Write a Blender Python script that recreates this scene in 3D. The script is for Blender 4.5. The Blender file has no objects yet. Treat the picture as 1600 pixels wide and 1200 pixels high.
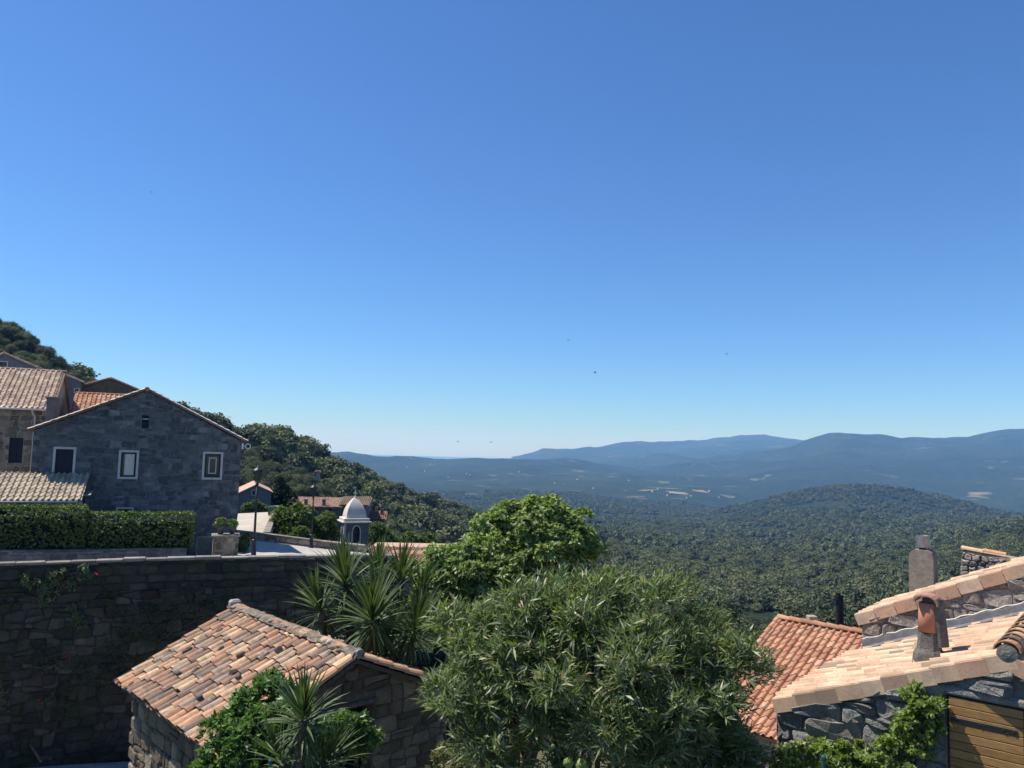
import bpy, bmesh, math, random
import numpy as np
from mathutils import Matrix, Vector
random.seed(7)
RNG = np.random.default_rng(11)
scene = bpy.context.scene
COL = scene.collection

# ------------------------------------------------------------------ camera
PITCH, ROLL, FOC = math.radians(4.9), math.radians(1.5), 1200.0      # focal length in pixels of a 1600 wide picture
cam_data = bpy.data.cameras.new('camera')
cam_data.sensor_width = 36.0
cam_data.lens = 36.0 * FOC / 1600.0
cam_data.clip_start = 0.1
cam_data.clip_end = 120000.0
cam = bpy.data.objects.new('camera', cam_data)
COL.objects.link(cam)
cam.matrix_world = Matrix.Rotation(math.radians(90) + PITCH, 4, 'X') @ Matrix.Rotation(ROLL, 4, 'Z')
scene.camera = cam

# ------------------------------------------------------------------ sky and sun
SUN_EL, SUN_AZ = math.radians(59.0), math.radians(-78.0)             # azimuth clockwise from +Y: the sun stands ahead, to the left
world = bpy.data.worlds.new('World')
scene.world = world
world.use_nodes = True
wn = world.node_tree
wn.nodes.clear()
sky = wn.nodes.new('ShaderNodeTexSky')
sky.sky_type = 'NISHITA'
sky.sun_disc = False
sky.sun_elevation = SUN_EL
sky.sun_rotation = SUN_AZ
sky.altitude = 300.0
sky.air_density = 1.05
sky.dust_density = 0.05
sky.ozone_density = 6.0
bg = wn.nodes.new('ShaderNodeBackground')
bg.inputs['Strength'].default_value = 0.1
wo = wn.nodes.new('ShaderNodeOutputWorld')
tint = wn.nodes.new('ShaderNodeMix')                                   # the camera's cool white balance
tint.data_type = 'RGBA'
tint.blend_type = 'MULTIPLY'
tint.inputs[0].default_value = 1.0
tint.inputs[7].default_value = (0.60, 0.84, 1.12, 1.0)
wn.links.new(sky.outputs[0], tint.inputs[6])
wn.links.new(tint.outputs[2], bg.inputs[0])
wn.links.new(bg.outputs[0], wo.inputs[0])

sun_data = bpy.data.lights.new('sun', 'SUN')
sun_data.energy = 5.0
sun_data.angle = math.radians(0.53)
sun_data.color = (1.0, 0.95, 0.87)
sun = bpy.data.objects.new('sun', sun_data)
COL.objects.link(sun)
SUN_DIR = Vector((math.sin(SUN_AZ) * math.cos(SUN_EL), math.cos(SUN_AZ) * math.cos(SUN_EL), math.sin(SUN_EL)))
sun.rotation_euler = SUN_DIR.to_track_quat('Z', 'Y').to_euler()

scene.view_settings.view_transform = 'Standard'
scene.view_settings.look = 'None'
scene.view_settings.exposure = 0.4
scene.view_settings.gamma = 1.0
scene.view_settings.use_curve_mapping = False
scene.cycles.use_denoising = True
scene.cycles.max_bounces = 8
scene.cycles.diffuse_bounces = 3
scene.cycles.glossy_bounces = 2
scene.cycles.transmission_bounces = 4
scene.cycles.volume_bounces = 1
scene.cycles.transparent_max_bounces = 4

# ------------------------------------------------------------------ helpers
_CP, _SP, _CR, _SR = math.cos(PITCH), math.sin(PITCH), math.cos(ROLL), math.sin(ROLL)

def ray(x, y):
    """direction of sight for a point of the 1600 x 1200 photograph"""
    a, b = (x - 800) / FOC, -(y - 600) / FOC
    lx, ly = a * _CR - b * _SR, a * _SR + b * _CR
    return Vector((lx, _CP - ly * _SP, _SP + ly * _CP))

def at_y(x, y, Y):
    d = ray(x, y)
    return d * (Y / d.y)

def at_z(x, y, Z):
    d = ray(x, y)
    return d * (Z / d.z)

def on_wall(x, y, O, w):
    """where the sight line meets the vertical plane through O along the horizontal direction w"""
    d = ray(x, y)
    n = Vector((-w[1], w[0], 0))
    return d * (n.dot(O) / n.dot(d))

WM = {}                                                               # world matrix of every object

def link(name, data, parent=None, M=None):
    o = bpy.data.objects.new(name, data)
    COL.objects.link(o)
    M = M if M is not None else Matrix.Identity(4)
    WM[o] = M
    if parent is not None:
        o.parent = parent
        o.matrix_parent_inverse = WM[parent].inverted()
    o.matrix_basis = M
    return o

def tag(o, label=None, cat=None, group=None, kind=None):
    if label: o['label'] = label
    if cat: o['category'] = cat
    if group: o['group'] = group
    if kind: o['kind'] = kind
    return o

def thing(name, label, cat, M, group=None):
    o = link(name, None, None, M)
    o.empty_display_size = 0.2
    return tag(o, label, cat, group)

def frame(origin, xdir):
    """z-up frame at origin whose x axis runs along the horizontal direction xdir"""
    x = Vector((xdir[0], xdir[1], 0)).normalized()
    y = Vector((-x.y, x.x, 0))
    return Matrix(((x.x, y.x, 0, origin[0]), (x.y, y.y, 0, origin[1]), (0, 0, 1, origin[2]), (0, 0, 0, 1)))

def basis(O, u, v, n):
    return Matrix(((u[0], v[0], n[0], O[0]), (u[1], v[1], n[1], O[1]), (u[2], v[2], n[2], O[2]), (0, 0, 0, 1)))

def new_mesh(name, verts, faces, mat=None, smooth=False):
    me = bpy.data.meshes.new(name)
    me.from_pydata([tuple(v) for v in verts], [], [tuple(f) for f in faces])
    if mat: me.materials.append(mat)
    if smooth: me.polygons.foreach_set('use_smooth', [True] * len(me.polygons))
    me.update()
    return me

def fast_mesh(name, V, F, mat=None, smooth=False):
    """V (n,3), F (m,k): one mesh of m faces with k corners each"""
    V = np.asarray(V, np.float32); F = np.asarray(F, np.int32)
    me = bpy.data.meshes.new(name)
    m, k = F.shape
    me.vertices.add(len(V)); me.vertices.foreach_set('co', V.ravel())
    me.loops.add(m * k); me.loops.foreach_set('vertex_index', F.ravel())
    me.polygons.add(m)
    me.polygons.foreach_set('loop_start', np.arange(0, m * k, k, dtype=np.int32))
    me.polygons.foreach_set('loop_total', np.full(m, k, np.int32))
    if smooth: me.polygons.foreach_set('use_smooth', np.ones(m, bool))
    if mat: me.materials.append(mat)
    me.update(calc_edges=True)
    return me

class MB:
    """collects simple solids and links them as one mesh"""
    def __init__(self): self.v, self.f = [], []
    def add(self, vs, fs, M=None):
        b = len(self.v)
        self.v += [(M @ Vector(v)) if M else Vector(v) for v in vs]
        self.f += [tuple(b + i for i in f) for f in fs]
        return self
    def box(self, lo, hi, M=None):
        (a, b, c), (d, e, g) = lo, hi
        return self.add([(a, b, c), (d, b, c), (d, e, c), (a, e, c), (a, b, g), (d, b, g), (d, e, g), (a, e, g)],
                        [(0, 3, 2, 1), (4, 5, 6, 7), (0, 1, 5, 4), (1, 2, 6, 5), (2, 3, 7, 6), (3, 0, 4, 7)], M)
    def bevbox(self, lo, hi, b=0.01, M=None):
        (x0, y0, z0), (x1, y1, z1) = lo, hi
        vs, idx = [], {}
        for i, x in enumerate((x0, x1)):
            for j, y in enumerate((y0, y1)):
                for k, z in enumerate((z0, z1)):
                    sx, sy, sz = (1 if i == 0 else -1), (1 if j == 0 else -1), (1 if k == 0 else -1)
                    idx[i, j, k] = len(vs)
                    vs += [(x, y + sy * b, z + sz * b), (x + sx * b, y, z + sz * b), (x + sx * b, y + sy * b, z)]
        I = lambda i, j, k, a: idx[i, j, k] + a
        fs = []
        for i in (0, 1): fs.append([I(i, j, k, 0) for j, k in ((0, 0), (1, 0), (1, 1), (0, 1))])
        for j in (0, 1): fs.append([I(i, j, k, 1) for i, k in ((0, 0), (1, 0), (1, 1), (0, 1))])
        for k in (0, 1): fs.append([I(i, j, k, 2) for i, j in ((0, 0), (1, 0), (1, 1), (0, 1))])
        for i in (0, 1):
            for j in (0, 1): fs.append([I(i, j, 0, 0), I(i, j, 0, 1), I(i, j, 1, 1), I(i, j, 1, 0)])
            for k in (0, 1): fs.append([I(i, 0, k, 0), I(i, 0, k, 2), I(i, 1, k, 2), I(i, 1, k, 0)])
        for j in (0, 1):
            for k in (0, 1): fs.append([I(0, j, k, 1), I(0, j, k, 2), I(1, j, k, 2), I(1, j, k, 1)])
        for key, q in idx.items(): fs.append([q, q + 1, q + 2])
        return self.add(vs, fs, M)
    def prism(self, poly, w0, w1, M=None):
        """polygon in x,z pulled along y"""
        n = len(poly)
        vs = [(x, w0, z) for x, z in poly] + [(x, w1, z) for x, z in poly]
        fs = [tuple(range(n)), tuple(range(2 * n - 1, n - 1, -1))] + [(i, i + n, (i + 1) % n + n, (i + 1) % n) for i in range(n)]
        return self.add(vs, fs, M)
    def tube(self, pts, rad, n=8, cap=True):
        pts = [Vector(p) for p in pts]
        rads = rad if isinstance(rad, (list, tuple)) else [rad] * len(pts)
        rings = []
        for i, p in enumerate(pts):
            d = (pts[min(i + 1, len(pts) - 1)] - pts[max(i - 1, 0)]).normalized()
            a = d.orthogonal().normalized() if i == 0 else (a - d * a.dot(d)).normalized()
            b = d.cross(a)
            rings.append([p + (a * math.cos(t) + b * math.sin(t)) * rads[i] for t in (2 * math.pi * k / n for k in range(n))])
        vs = [v for r in rings for v in r]
        fs = [(i * n + k, i * n + (k + 1) % n, (i + 1) * n + (k + 1) % n, (i + 1) * n + k) for i in range(len(pts) - 1) for k in range(n)]
        if cap: fs += [tuple(range(n - 1, -1, -1)), tuple(range((len(pts) - 1) * n, len(pts) * n))]
        return self.add(vs, fs)
    def lathe(self, prof, n=12, M=None, close=True):
        vs = [(r * math.cos(2 * math.pi * k / n), r * math.sin(2 * math.pi * k / n), z) for r, z in prof for k in range(n)]
        fs = [(i * n + k, i * n + (k + 1) % n, (i + 1) * n + (k + 1) % n, (i + 1) * n + k) for i in range(len(prof) - 1) for k in range(n)]
        if close: fs += [tuple(range(n - 1, -1, -1)), tuple(range((len(prof) - 1) * n, len(prof) * n))]
        return self.add(vs, fs, M)
    def build(self, name, mat, parent=None, M=None, smooth=False):
        return link(name, new_mesh(name, self.v, self.f, mat, smooth), parent, M)

# ------------------------------------------------------------------ materials
class Nodes:
    def __init__(self, name):
        self.m = bpy.data.materials.new(name); self.m.use_nodes = True
        self.t = self.m.node_tree; self.t.nodes.clear()
        self.out = self.t.nodes.new('ShaderNodeOutputMaterial')
    def n(self, kind, **kw):
        nd = self.t.nodes.new('ShaderNode' + kind)
        for k, v in kw.items():
            if k in nd.bl_rna.properties: setattr(nd, k, v)
            else: nd.inputs[k.replace('_', ' ')].default_value = v
        return nd
    def l(self, a, b): self.t.links.new(a, b); return self
    def ramp(self, fac, stops, interp='LINEAR'):
        r = self.n('ValToRGB'); r.color_ramp.interpolation = interp
        e = r.color_ramp.elements
        while len(e) < len(stops): e.new(0.5)
        for q, (p, c) in zip(e, stops):
            q.position = p; q.color = (*c, 1) if len(c) == 3 else c
        self.l(fac, r.inputs[0]); return r.outputs[0]
    def noise(self, vec, scale, detail=4, rough=0.6, dist=0.0):
        q = self.n('TexNoise'); q.inputs['Scale'].default_value = scale; q.inputs['Detail'].default_value = detail
        q.inputs['Roughness'].default_value = rough; q.inputs['Distortion'].default_value = dist
        if vec is not None: self.l(vec, q.inputs['Vector'])
        return q.outputs['Fac']
    def mix(self, fac, a, b, blend='MIX'):
        q = self.n('Mix'); q.data_type = 'RGBA'; q.blend_type = blend
        for s, i in ((fac, 0), (a, 6), (b, 7)):
            if hasattr(s, 'links'): self.l(s, q.inputs[i])
            elif isinstance(s, (int, float)): q.inputs[i].default_value = s
            else: q.inputs[i].default_value = (*s, 1)
        return q.outputs[2]
    def math(self, op, a, b=0.0):
        q = self.n('Math'); q.operation = op
        for s, i in ((a, 0), (b, 1)):
            if hasattr(s, 'links'): self.l(s, q.inputs[i])
            else: q.inputs[i].default_value = s
        return q.outputs[0]
    def principled(self, col, rough=0.8, spec=0.3, bump=None, bstr=0.3, bdist=0.02, metal=0.0):
        p = self.n('BsdfPrincipled')
        if hasattr(col, 'links'): self.l(col, p.inputs['Base Color'])
        else: p.inputs['Base Color'].default_value = (*col, 1)
        if hasattr(rough, 'links'): self.l(rough, p.inputs['Roughness'])
        else: p.inputs['Roughness'].default_value = rough
        p.inputs['Specular IOR Level'].default_value = spec
        p.inputs['Metallic'].default_value = metal
        if bump is not None:
            b = self.n('Bump'); b.inputs['Strength'].default_value = bstr; b.inputs['Distance'].default_value = bdist
            self.l(bump, b.inputs['Height']); self.l(b.outputs[0], p.inputs['Normal'])
        return p
    def done(self, sh): self.l(sh.outputs[0] if hasattr(sh, 'outputs') else sh, self.out.inputs['Surface']); return self.m
    def pos(self): return self.n('NewGeometry').outputs['Position']
    def objrand(self): return self.n('ObjectInfo').outputs['Random']
    def island(self): return self.n('NewGeometry').outputs['Random Per Island']

def stone_mat(name, stops, lichen=None, bump=0.6, scale=9.0, bd=0.03, island=False, moss=0.0):
    """natural stone: a tone for each stone, grain, blotches and rough relief"""
    N = Nodes(name); P = N.pos()
    base = N.ramp(N.island() if island else N.objrand(), stops)
    blotch = N.noise(P, 2.3, 5, 0.65, 0.4)
    c = N.mix(0.75, base, N.ramp(blotch, [(0.3, (0.55, 0.56, 0.58)), (0.72, (1.35, 1.3, 1.22))]), 'MULTIPLY')
    grain = N.noise(P, 38, 3, 0.7)
    c = N.mix(0.5, c, N.ramp(grain, [(0.32, (0.45, 0.45, 0.46)), (0.7, (1.4, 1.38, 1.34))]), 'MULTIPLY')
    if lichen:
        lk = N.ramp(N.noise(P, 6.5, 4, 0.7, 0.6), [(0.60, (0, 0, 0)), (0.68, (1, 1, 1))])
        c = N.mix(N.math('MULTIPLY', lk, 0.55), c, lichen)
    if moss:
        mk = N.ramp(N.noise(P, 0.9, 5, 0.7, 0.8), [(0.46, (0, 0, 0)), (0.62, (1, 1, 1))])
        c = N.mix(N.math('MULTIPLY', mk, moss), c, (0.035, 0.045, 0.02))
    h = N.math('ADD', N.noise(P, scale, 6, 0.72, 0.3), N.math('MULTIPLY', N.noise(P, scale * 0.35, 3, 0.6), 1.2))
    return N.done(N.principled(c, 0.92, 0.2, h, bump, bd))

def plain_mat(name, col, rough=0.7, spec=0.3, var=0.25, scale=5.0, bump=0.15, metal=0.0, bd=0.01):
    N = Nodes(name); P = N.pos()
    f = N.noise(P, scale, 5, 0.65, 0.3)
    c = N.mix(1.0, col, N.ramp(f, [(0.25, (1 - var,) * 3), (0.75, (1 + var,) * 3)]), 'MULTIPLY')
    return N.done(N.principled(c, rough, spec, N.noise(P, scale * 6, 4, 0.6), bump, bd, metal))

def tile_mat(name, stops, dirt=(0.10, 0.09, 0.075), lichen=(0.42, 0.41, 0.36), amount=0.5, island=False, lich=0.5):
    """fired clay: each tile its own firing colour, with soot, lichen and sand"""
    N = Nodes(name); P = N.pos()
    base = N.ramp(N.island() if island else N.objrand(), stops)
    sand = N.noise(P, 30, 3, 0.7)
    c = N.mix(0.5, base, N.ramp(sand, [(0.3, (0.75, 0.72, 0.7)), (0.7, (1.2, 1.2, 1.2))]), 'MULTIPLY')
    d = N.ramp(N.noise(P, 3.1, 6, 0.72, 0.7), [(0.42, (0, 0, 0)), (0.66, (1, 1, 1))])
    c = N.mix(N.math('MULTIPLY', d, amount), c, dirt)
    k = N.ramp(N.noise(P, 5.3, 6, 0.75, 1.0), [(0.58, (0, 0, 0)), (0.66, (1, 1, 1))])
    c = N.mix(N.math('MULTIPLY', k, lich), c, lichen)
    return N.done(N.principled(c, 0.88, 0.25, N.noise(P, 45, 4, 0.65), 0.25, 0.01))

def leaf_mat(name, stops, trans=0.35, rough=0.45, spec=0.45, tcol=(1.3, 1.6, 0.55), objr=False, patch=False):
    N = Nodes(name)
    r = N.island()
    if objr: r = N.math('ADD', N.math('MULTIPLY', r, 0.4), N.math('MULTIPLY', N.objrand(), 0.6))
    c = N.ramp(r, stops)
    if patch: c = N.mix(0.9, c, N.ramp(N.noise(N.pos(), 0.017, 6, 0.72, 0.5), [(0.36, (0.50, 0.58, 0.64)), (0.5, (1.0, 1.0, 1.0)), (0.62, (1.34, 1.26, 0.98))]), 'MULTIPLY')
    p = N.principled(c, rough, spec)
    t = N.n('BsdfTranslucent')
    N.l(N.mix(1.0, c, tcol, 'MULTIPLY'), t.inputs[0])
    m = N.n('MixShader'); m.inputs[0].default_value = trans
    N.l(p.outputs[0], m.inputs[1]); N.l(t.outputs[0], m.inputs[2])
    return N.done(m)

# ------------------------------------------------------------------ the land: one sheet from the village to the sea
def vnoise(x, y, seed=0):
    xi, yi = np.floor(x).astype(np.int64), np.floor(y).astype(np.int64)
    xf, yf = x - xi, y - yi
    def h(a, b):
        n = (a * 374761393 + b * 668265263 + seed * 1442695041) & 0x7fffffff
        n = ((n ^ (n >> 13)) * 1274126177) & 0x7fffffff
        return ((n ^ (n >> 16)) & 0xffff) / 65535.0
    sx, sy = xf * xf * (3 - 2 * xf), yf * yf * (3 - 2 * yf)
    a, b, c, d = h(xi, yi), h(xi + 1, yi), h(xi, yi + 1), h(xi + 1, yi + 1)
    return (a + (b - a) * sx) * (1 - sy) + (c + (d - c) * sx) * sy - 0.5

def fbm(x, y, oct=5, seed=0, ridged=False):
    s, a, t = 0, 1.0, 0
    for i in range(oct):
        n = vnoise(x * 2 ** i + 17.3 * i, y * 2 ** i - 9.1 * i, seed + i)
        s = s + a * ((0.5 - 2 * np.abs(n)) if ridged else n); t += a; a *= 0.5
    return s / t

# profiles of the land along sight lines: bearing (photo column) -> [(distance, photo row of the tree tops)]
LAND = {
    -700: [(45, 700), (110, 560), (260, 380), (420, 500), (900, 700), (4000, 760), (30000, 700)],
    -250: [(45, 800), (70, 690), (110, 620), (180, 530), (260, 440), (420, 560), (900, 720), (2500, 790), (5000, 765), (6500, 725), (9000, 726), (30000, 694)],
    0: [(45, 850), (70, 690), (110, 640), (180, 560), (260, 488), (400, 600), (900, 760), (2500, 790), (5000, 760), (6500, 722), (9000, 724), (30000, 697)],
    160: [(45, 860), (70, 760), (110, 705), (180, 645), (285, 588), (420, 690), (900, 780), (2500, 790), (5000, 755), (6500, 720), (9000, 729), (30000, 700)],
    330: [(45, 872), (70, 815), (110, 780), (180, 715), (325, 642), (470, 730), (900, 800), (2500, 800), (5000, 750), (6500, 718), (9000, 733), (30000, 704)],
    440: [(45, 885), (70, 845), (110, 810), (180, 755), (380, 668), (540, 745), (1000, 810), (2500, 800), (5000, 745), (6500, 714), (9000, 736), (30000, 706)],
    540: [(45, 900), (70, 872), (110, 840), (180, 795), (300, 745), (450, 712), (640, 770), (1000, 815), (2500, 795), (5000, 740), (6500, 712), (9000, 738), (30000, 709)],
    640: [(45, 960), (70, 915), (110, 880), (180, 842), (300, 800), (550, 756), (800, 800), (1400, 820), (2500, 790), (4500, 752), (6500, 722), (9000, 741), (30000, 711)],
    760: [(45, 1010), (70, 950), (110, 912), (180, 876), (300, 840), (450, 815), (700, 797), (1000, 820), (1600, 815), (2500, 790), (4500, 752), (6500, 721), (9000, 743), (12000, 725), (30000, 714)],
    880: [(45, 1050), (70, 990), (110, 950), (180, 915), (300, 875), (450, 848), (700, 822), (900, 813), (1200, 822), (1700, 812), (2600, 785), (4500, 752), (6500, 723), (8000, 730), (12000, 704), (14000, 716), (30000, 717)],
    1000: [(45, 1080), (70, 1030), (110, 990), (180, 955), (300, 918), (450, 888), (700, 858), (1000, 836), (1500, 820), (2100, 808), (3000, 786), (4500, 760), (6000, 740), (7500, 736), (12000, 695), (14000, 712), (30000, 720)],
    1080: [(45, 1085), (70, 1040), (110, 1005), (180, 970), (300, 930), (450, 900), (700, 868), (1000, 845), (1600, 822), (2200, 810), (3000, 794), (4500, 762), (6000, 738), (7500, 726), (9000, 722), (12000, 693), (14000, 712), (30000, 722)],
    1160: [(45, 1090), (70, 1050), (110, 1015), (180, 980), (300, 940), (450, 908), (700, 872), (1000, 846), (1500, 826), (2000, 808), (2450, 790), (3100, 800), (3800, 790), (4500, 764), (6000, 735), (7500, 714), (9000, 718), (12000, 683), (14000, 705), (30000, 724)],
    1240: [(45, 1090), (70, 1050), (110, 1015), (180, 982), (300, 942), (450, 908), (700, 872), (1000, 846), (1500, 820), (2000, 796), (2450, 769), (3100, 792), (3800, 790), (4500, 764), (6000, 728), (7500, 700), (9000, 712), (12000, 689), (14000, 705), (30000, 726)],
    1310: [(45, 1090), (70, 1050), (110, 1015), (180, 980), (300, 940), (450, 905), (700, 870), (1000, 846), (1500, 818), (2000, 792), (2450, 759), (3100, 785), (3800, 790), (4500, 762), (6000, 715), (7500, 683), (9000, 700), (12000, 700), (30000, 728)],
    1390: [(45, 1090), (70, 1050), (110, 1012), (180, 976), (300, 935), (450, 900), (700, 866), (1000, 842), (1500, 818), (2000, 792), (2450, 759), (3100, 785), (3800, 795), (4500, 760), (6000, 715), (7500, 689), (9000, 702), (12000, 705), (30000, 730)],
    1480: [(45, 1090), (70, 1045), (110, 1005), (180, 968), (300, 925), (450, 890), (700, 855), (1000, 832), (1500, 815), (2000, 798), (2450, 777), (3100, 795), (3800, 800), (4500, 757), (6000, 712), (7500, 689), (9000, 704), (30000, 733)],
    1560: [(45, 1085), (70, 1040), (110, 1000), (180, 960), (300, 915), (450, 876), (700, 838), (1000, 816), (2000, 806), (2450, 800), (3100, 806), (3800, 800), (4500, 755), (6000, 708), (7500, 680), (9000, 700), (30000, 735)],
    1620: [(45, 1080), (70, 1035), (110, 995), (180, 955), (300, 905), (450, 865), (700, 824), (1000, 804), (1500, 812), (1850, 812), (2400, 810), (3200, 800), (4500, 752), (6000, 706), (7500, 676), (9000, 700), (30000, 736)],
    2300: [(45, 1080), (110, 990), (300, 890), (700, 800), (1000, 775), (1850, 800), (3200, 800), (6000, 715), (7500, 690), (9000, 715), (30000, 745)],
}
_cols = sorted(LAND)

def land_rows(lY):
    return np.array([np.interp(lY, [math.log(a) for a, b in LAND[c]], [b for a, b in LAND[c]]) for c in _cols])

def smooth_interp(xq, xs, T):
    """monotone-ish cubic across the bearings; T (columns, rows)"""
    xs = np.array(xs, float)
    i = np.clip(np.searchsorted(xs, xq) - 1, 0, len(xs) - 2)
    h = xs[i + 1] - xs[i]; t = ((xq - xs[i]) / h)[:, None]
    m = np.gradient(T, xs, axis=0)
    h = h[:, None]
    return ((2 * t**3 - 3 * t**2 + 1) * T[i] + (t**3 - 2 * t**2 + t) * h * m[i] + (-2 * t**3 + 3 * t**2) * T[i + 1] + (t**3 - t**2) * h * m[i + 1])

def row_to_tan(px, row):
    """slope of the sight line through (px,row), as height per metre of depth"""
    a, b = (px - 800) / FOC, -(row - 600) / FOC
    ly = a * _SR + b * _CR
    return (_SP + ly * _CP) / (_CP - ly * _SP)

SEA_Z = -330.0
NU, NV = 330, 460
U = np.linspace(-700, 2300, NU)
LV = np.linspace(math.log(45.0), math.log(29000.0), NV)
T = land_rows(LV)
k = np.array([1, 2, 3, 2, 1.]); k /= k.sum()
Tp = np.pad(T, ((0, 0), (2, 2)), mode='edge')
T = sum(k[j] * Tp[:, j:j + NV] for j in range(5))
ROWS = smooth_interp(U, _cols, T)
YY = np.exp(LV)[None, :] * np.ones((NU, 1))
UU = U[:, None] * np.ones((1, NV))
XX = YY * (UU - 800) / FOC
CANOPY = np.where(YY < 3300, 6.0, 0.0)
ZZ = row_to_tan(UU, ROWS) * YY - CANOPY * np.clip((YY - 60) / 60, 0, 1)
rel = np.clip((YY - 150) / 1500, 0, 1)
ZZ = ZZ + rel * (np.minimum(YY, 8000) ** 0.85) * 0.022 * fbm(XX / 420, YY / 420, 4, 3) + np.clip((YY - 1800) / 3000, 0, 1) * (np.minimum(YY, 9000)) * 0.022 * fbm(XX / 1150 + 3, YY / 1150, 6, 9, True) + np.clip((YY - 2600) / 2000, 0, 1) * 38 * fbm(XX / 260, YY / 420, 4, 77)
ZZ = ZZ + 1.2 * fbm(XX / 30, YY / 30, 3, 5) * np.clip((YY - 80) / 100, 0, 1)
far = YY > 8500
open_sea = (UU < 800) & (YY > 8300)
ZZ = np.where(open_sea, np.minimum(ZZ, SEA_Z - 20), ZZ)

def land_z(x, y):
    """height of the land at points (arrays)"""
    x, y = np.asarray(x, float), np.asarray(y, float)
    u = 800 + FOC * x / y
    fu = np.clip((u - U[0]) / (U[1] - U[0]), 0, NU - 1.001); fv = np.clip((np.log(y) - LV[0]) / (LV[1] - LV[0]), 0, NV - 1.001)
    i, j = fu.astype(int), fv.astype(int); a, b = fu - i, fv - j
    return (ZZ[i, j] * (1 - a) * (1 - b) + ZZ[i + 1, j] * a * (1 - b) + ZZ[i, j + 1] * (1 - a) * b + ZZ[i + 1, j + 1] * a * b)

# ground close to the houses: terraces in front of the wide land, joined to it
YN = np.array([1.0, 4, 8, 12, 16, 18, 20, 22, 24.5, 28, 32, 38])
XN = YN[None, :] * (UU[:, :1] - 800) / FOC
YNN = YN[None, :] * np.ones((NU, 1))
zn = np.interp(YN, [1, 10, 16.5, 21, 25, 28.5, 32, 45], [-6.6, -6.7, -7.2, -9.6, -11.9, -12.6, -13.3, -14.0])[None, :]
right = np.clip((UU[:, :1] - 640) / 500, 0, 1)
zr = np.interp(YN, [1, 10, 16, 25, 45], [-6.6, -6.8, -8.2, -11.5, -17])[None, :]
ZN = zn * (1 - right) + zr * right
ALLX = np.concatenate([XN, XX], 1); ALLY = np.concatenate([YNN, YY], 1); ALLZ = np.concatenate([ZN, ZZ], 1)
# keep the land under the terrace of the road, the wall and the houses behind it
m = (ALLY > 28) & (ALLY < 62) & (ALLX < -4)
ALLZ = np.where(m, np.minimum(ALLZ, -13.0), ALLZ)
NW = ALLX.shape[1]
idx = (np.arange(NU)[:, None] * NW + np.arange(NW)[None, :])
quads = np.stack([idx[:-1, :-1], idx[1:, :-1], idx[1:, 1:], idx[:-1, 1:]], -1).reshape(-1, 4)

N = Nodes('maquis hillside'); P = N.pos()
sep = N.n('SeparateXYZ'); N.l(P, sep.inputs[0])
big = N.noise(P, 0.0022, 6, 0.62, 0.5)
fine = N.noise(P, 0.035, 5, 0.7, 0.3)
c = N.ramp(N.math('ADD', N.math('MULTIPLY', big, 0.45), N.math('MULTIPLY', fine, 0.55)),
           [(0.36, (0.014, 0.024, 0.014)), (0.5, (0.027, 0.041, 0.021)), (0.64, (0.047, 0.062, 0.032))])
fld = N.ramp(N.noise(P, 0.0042, 4, 0.6, 1.0), [(0.63, (0, 0, 0)), (0.66, (1, 1, 1))])
flat = N.n('NewGeometry'); sn = N.n('SeparateXYZ'); N.l(flat.outputs['Normal'], sn.inputs[0])
flatm = N.ramp(sn.outputs['Z'], [(0.965, (0, 0, 0)), (0.99, (1, 1, 1))])
farm = N.ramp(N.math('DIVIDE', sep.outputs['Y'], 10000.0), [(0.21, (0, 0, 0)), (0.27, (1, 1, 1))])
patch = N.ramp(N.noise(P, 0.006, 3, 0.5, 2.0), [(0.45, (0.12, 0.125, 0.06)), (0.5, (0.08, 0.10, 0.045)), (0.6, (0.20, 0.17, 0.10))])
c = N.mix(N.math('MULTIPLY', N.math('MULTIPLY', fld, flatm), farm), c, patch)
rock = N.ramp(N.noise(P, 0.006, 8, 0.72, 0.6), [(0.68, (0, 0, 0)), (0.74, (1, 1, 1))])
c = N.mix(N.math('MULTIPLY', N.math('MULTIPLY', rock, farm), 0.6), c, (0.22, 0.19, 0.15))
MAT_LAND = N.done(N.principled(c, 0.95, 0.1, N.math('ADD', N.noise(P, 0.06, 6, 0.75), N.math('MULTIPLY', big, 2.0)), 1.0, 8.0))
# close ground is earth and dry grass
N2 = Nodes('village earth'); P = N2.pos()
c2 = N2.ramp(N2.noise(P, 1.3, 6, 0.7, 0.5), [(0.35, (0.05, 0.055, 0.025)), (0.5, (0.11, 0.10, 0.055)), (0.68, (0.19, 0.165, 0.11))])
MAT_EARTH = N2.done(N2.principled(c2, 0.95, 0.1, N2.noise(P, 9, 6, 0.7), 0.7, 0.06))
me = fast_mesh('land', np.stack([ALLX, ALLY, ALLZ], -1).reshape(-1, 3), quads, MAT_LAND, True)
me.materials.append(MAT_EARTH)
qj = np.tile(np.arange(NW - 1), NU - 1)
me.polygons.foreach_set('material_index', (qj < len(YN) - 1).astype(np.int32))
tag(link('ground', me), kind='structure', label='wooded slopes, valley and mountains falling away to the coast')

N = Nodes('sea'); P = N.pos()
w = N.n('TexNoise'); w.inputs['Scale'].default_value = 0.02; N.l(P, w.inputs['Vector'])
MAT_SEA = N.done(N.principled((0.012, 0.04, 0.085), 0.35, 0.5, w.outputs['Fac'], 0.2, 2.0))
sea = MB(); sea.add([(-30000, 7000, SEA_Z), (30000, 7000, SEA_Z), (30000, 30000, SEA_Z), (-30000, 30000, SEA_Z)], [(0, 1, 2, 3)])
tag(sea.build('sea', MAT_SEA), kind='structure', label='pale blue strip of sea on the horizon')

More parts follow.
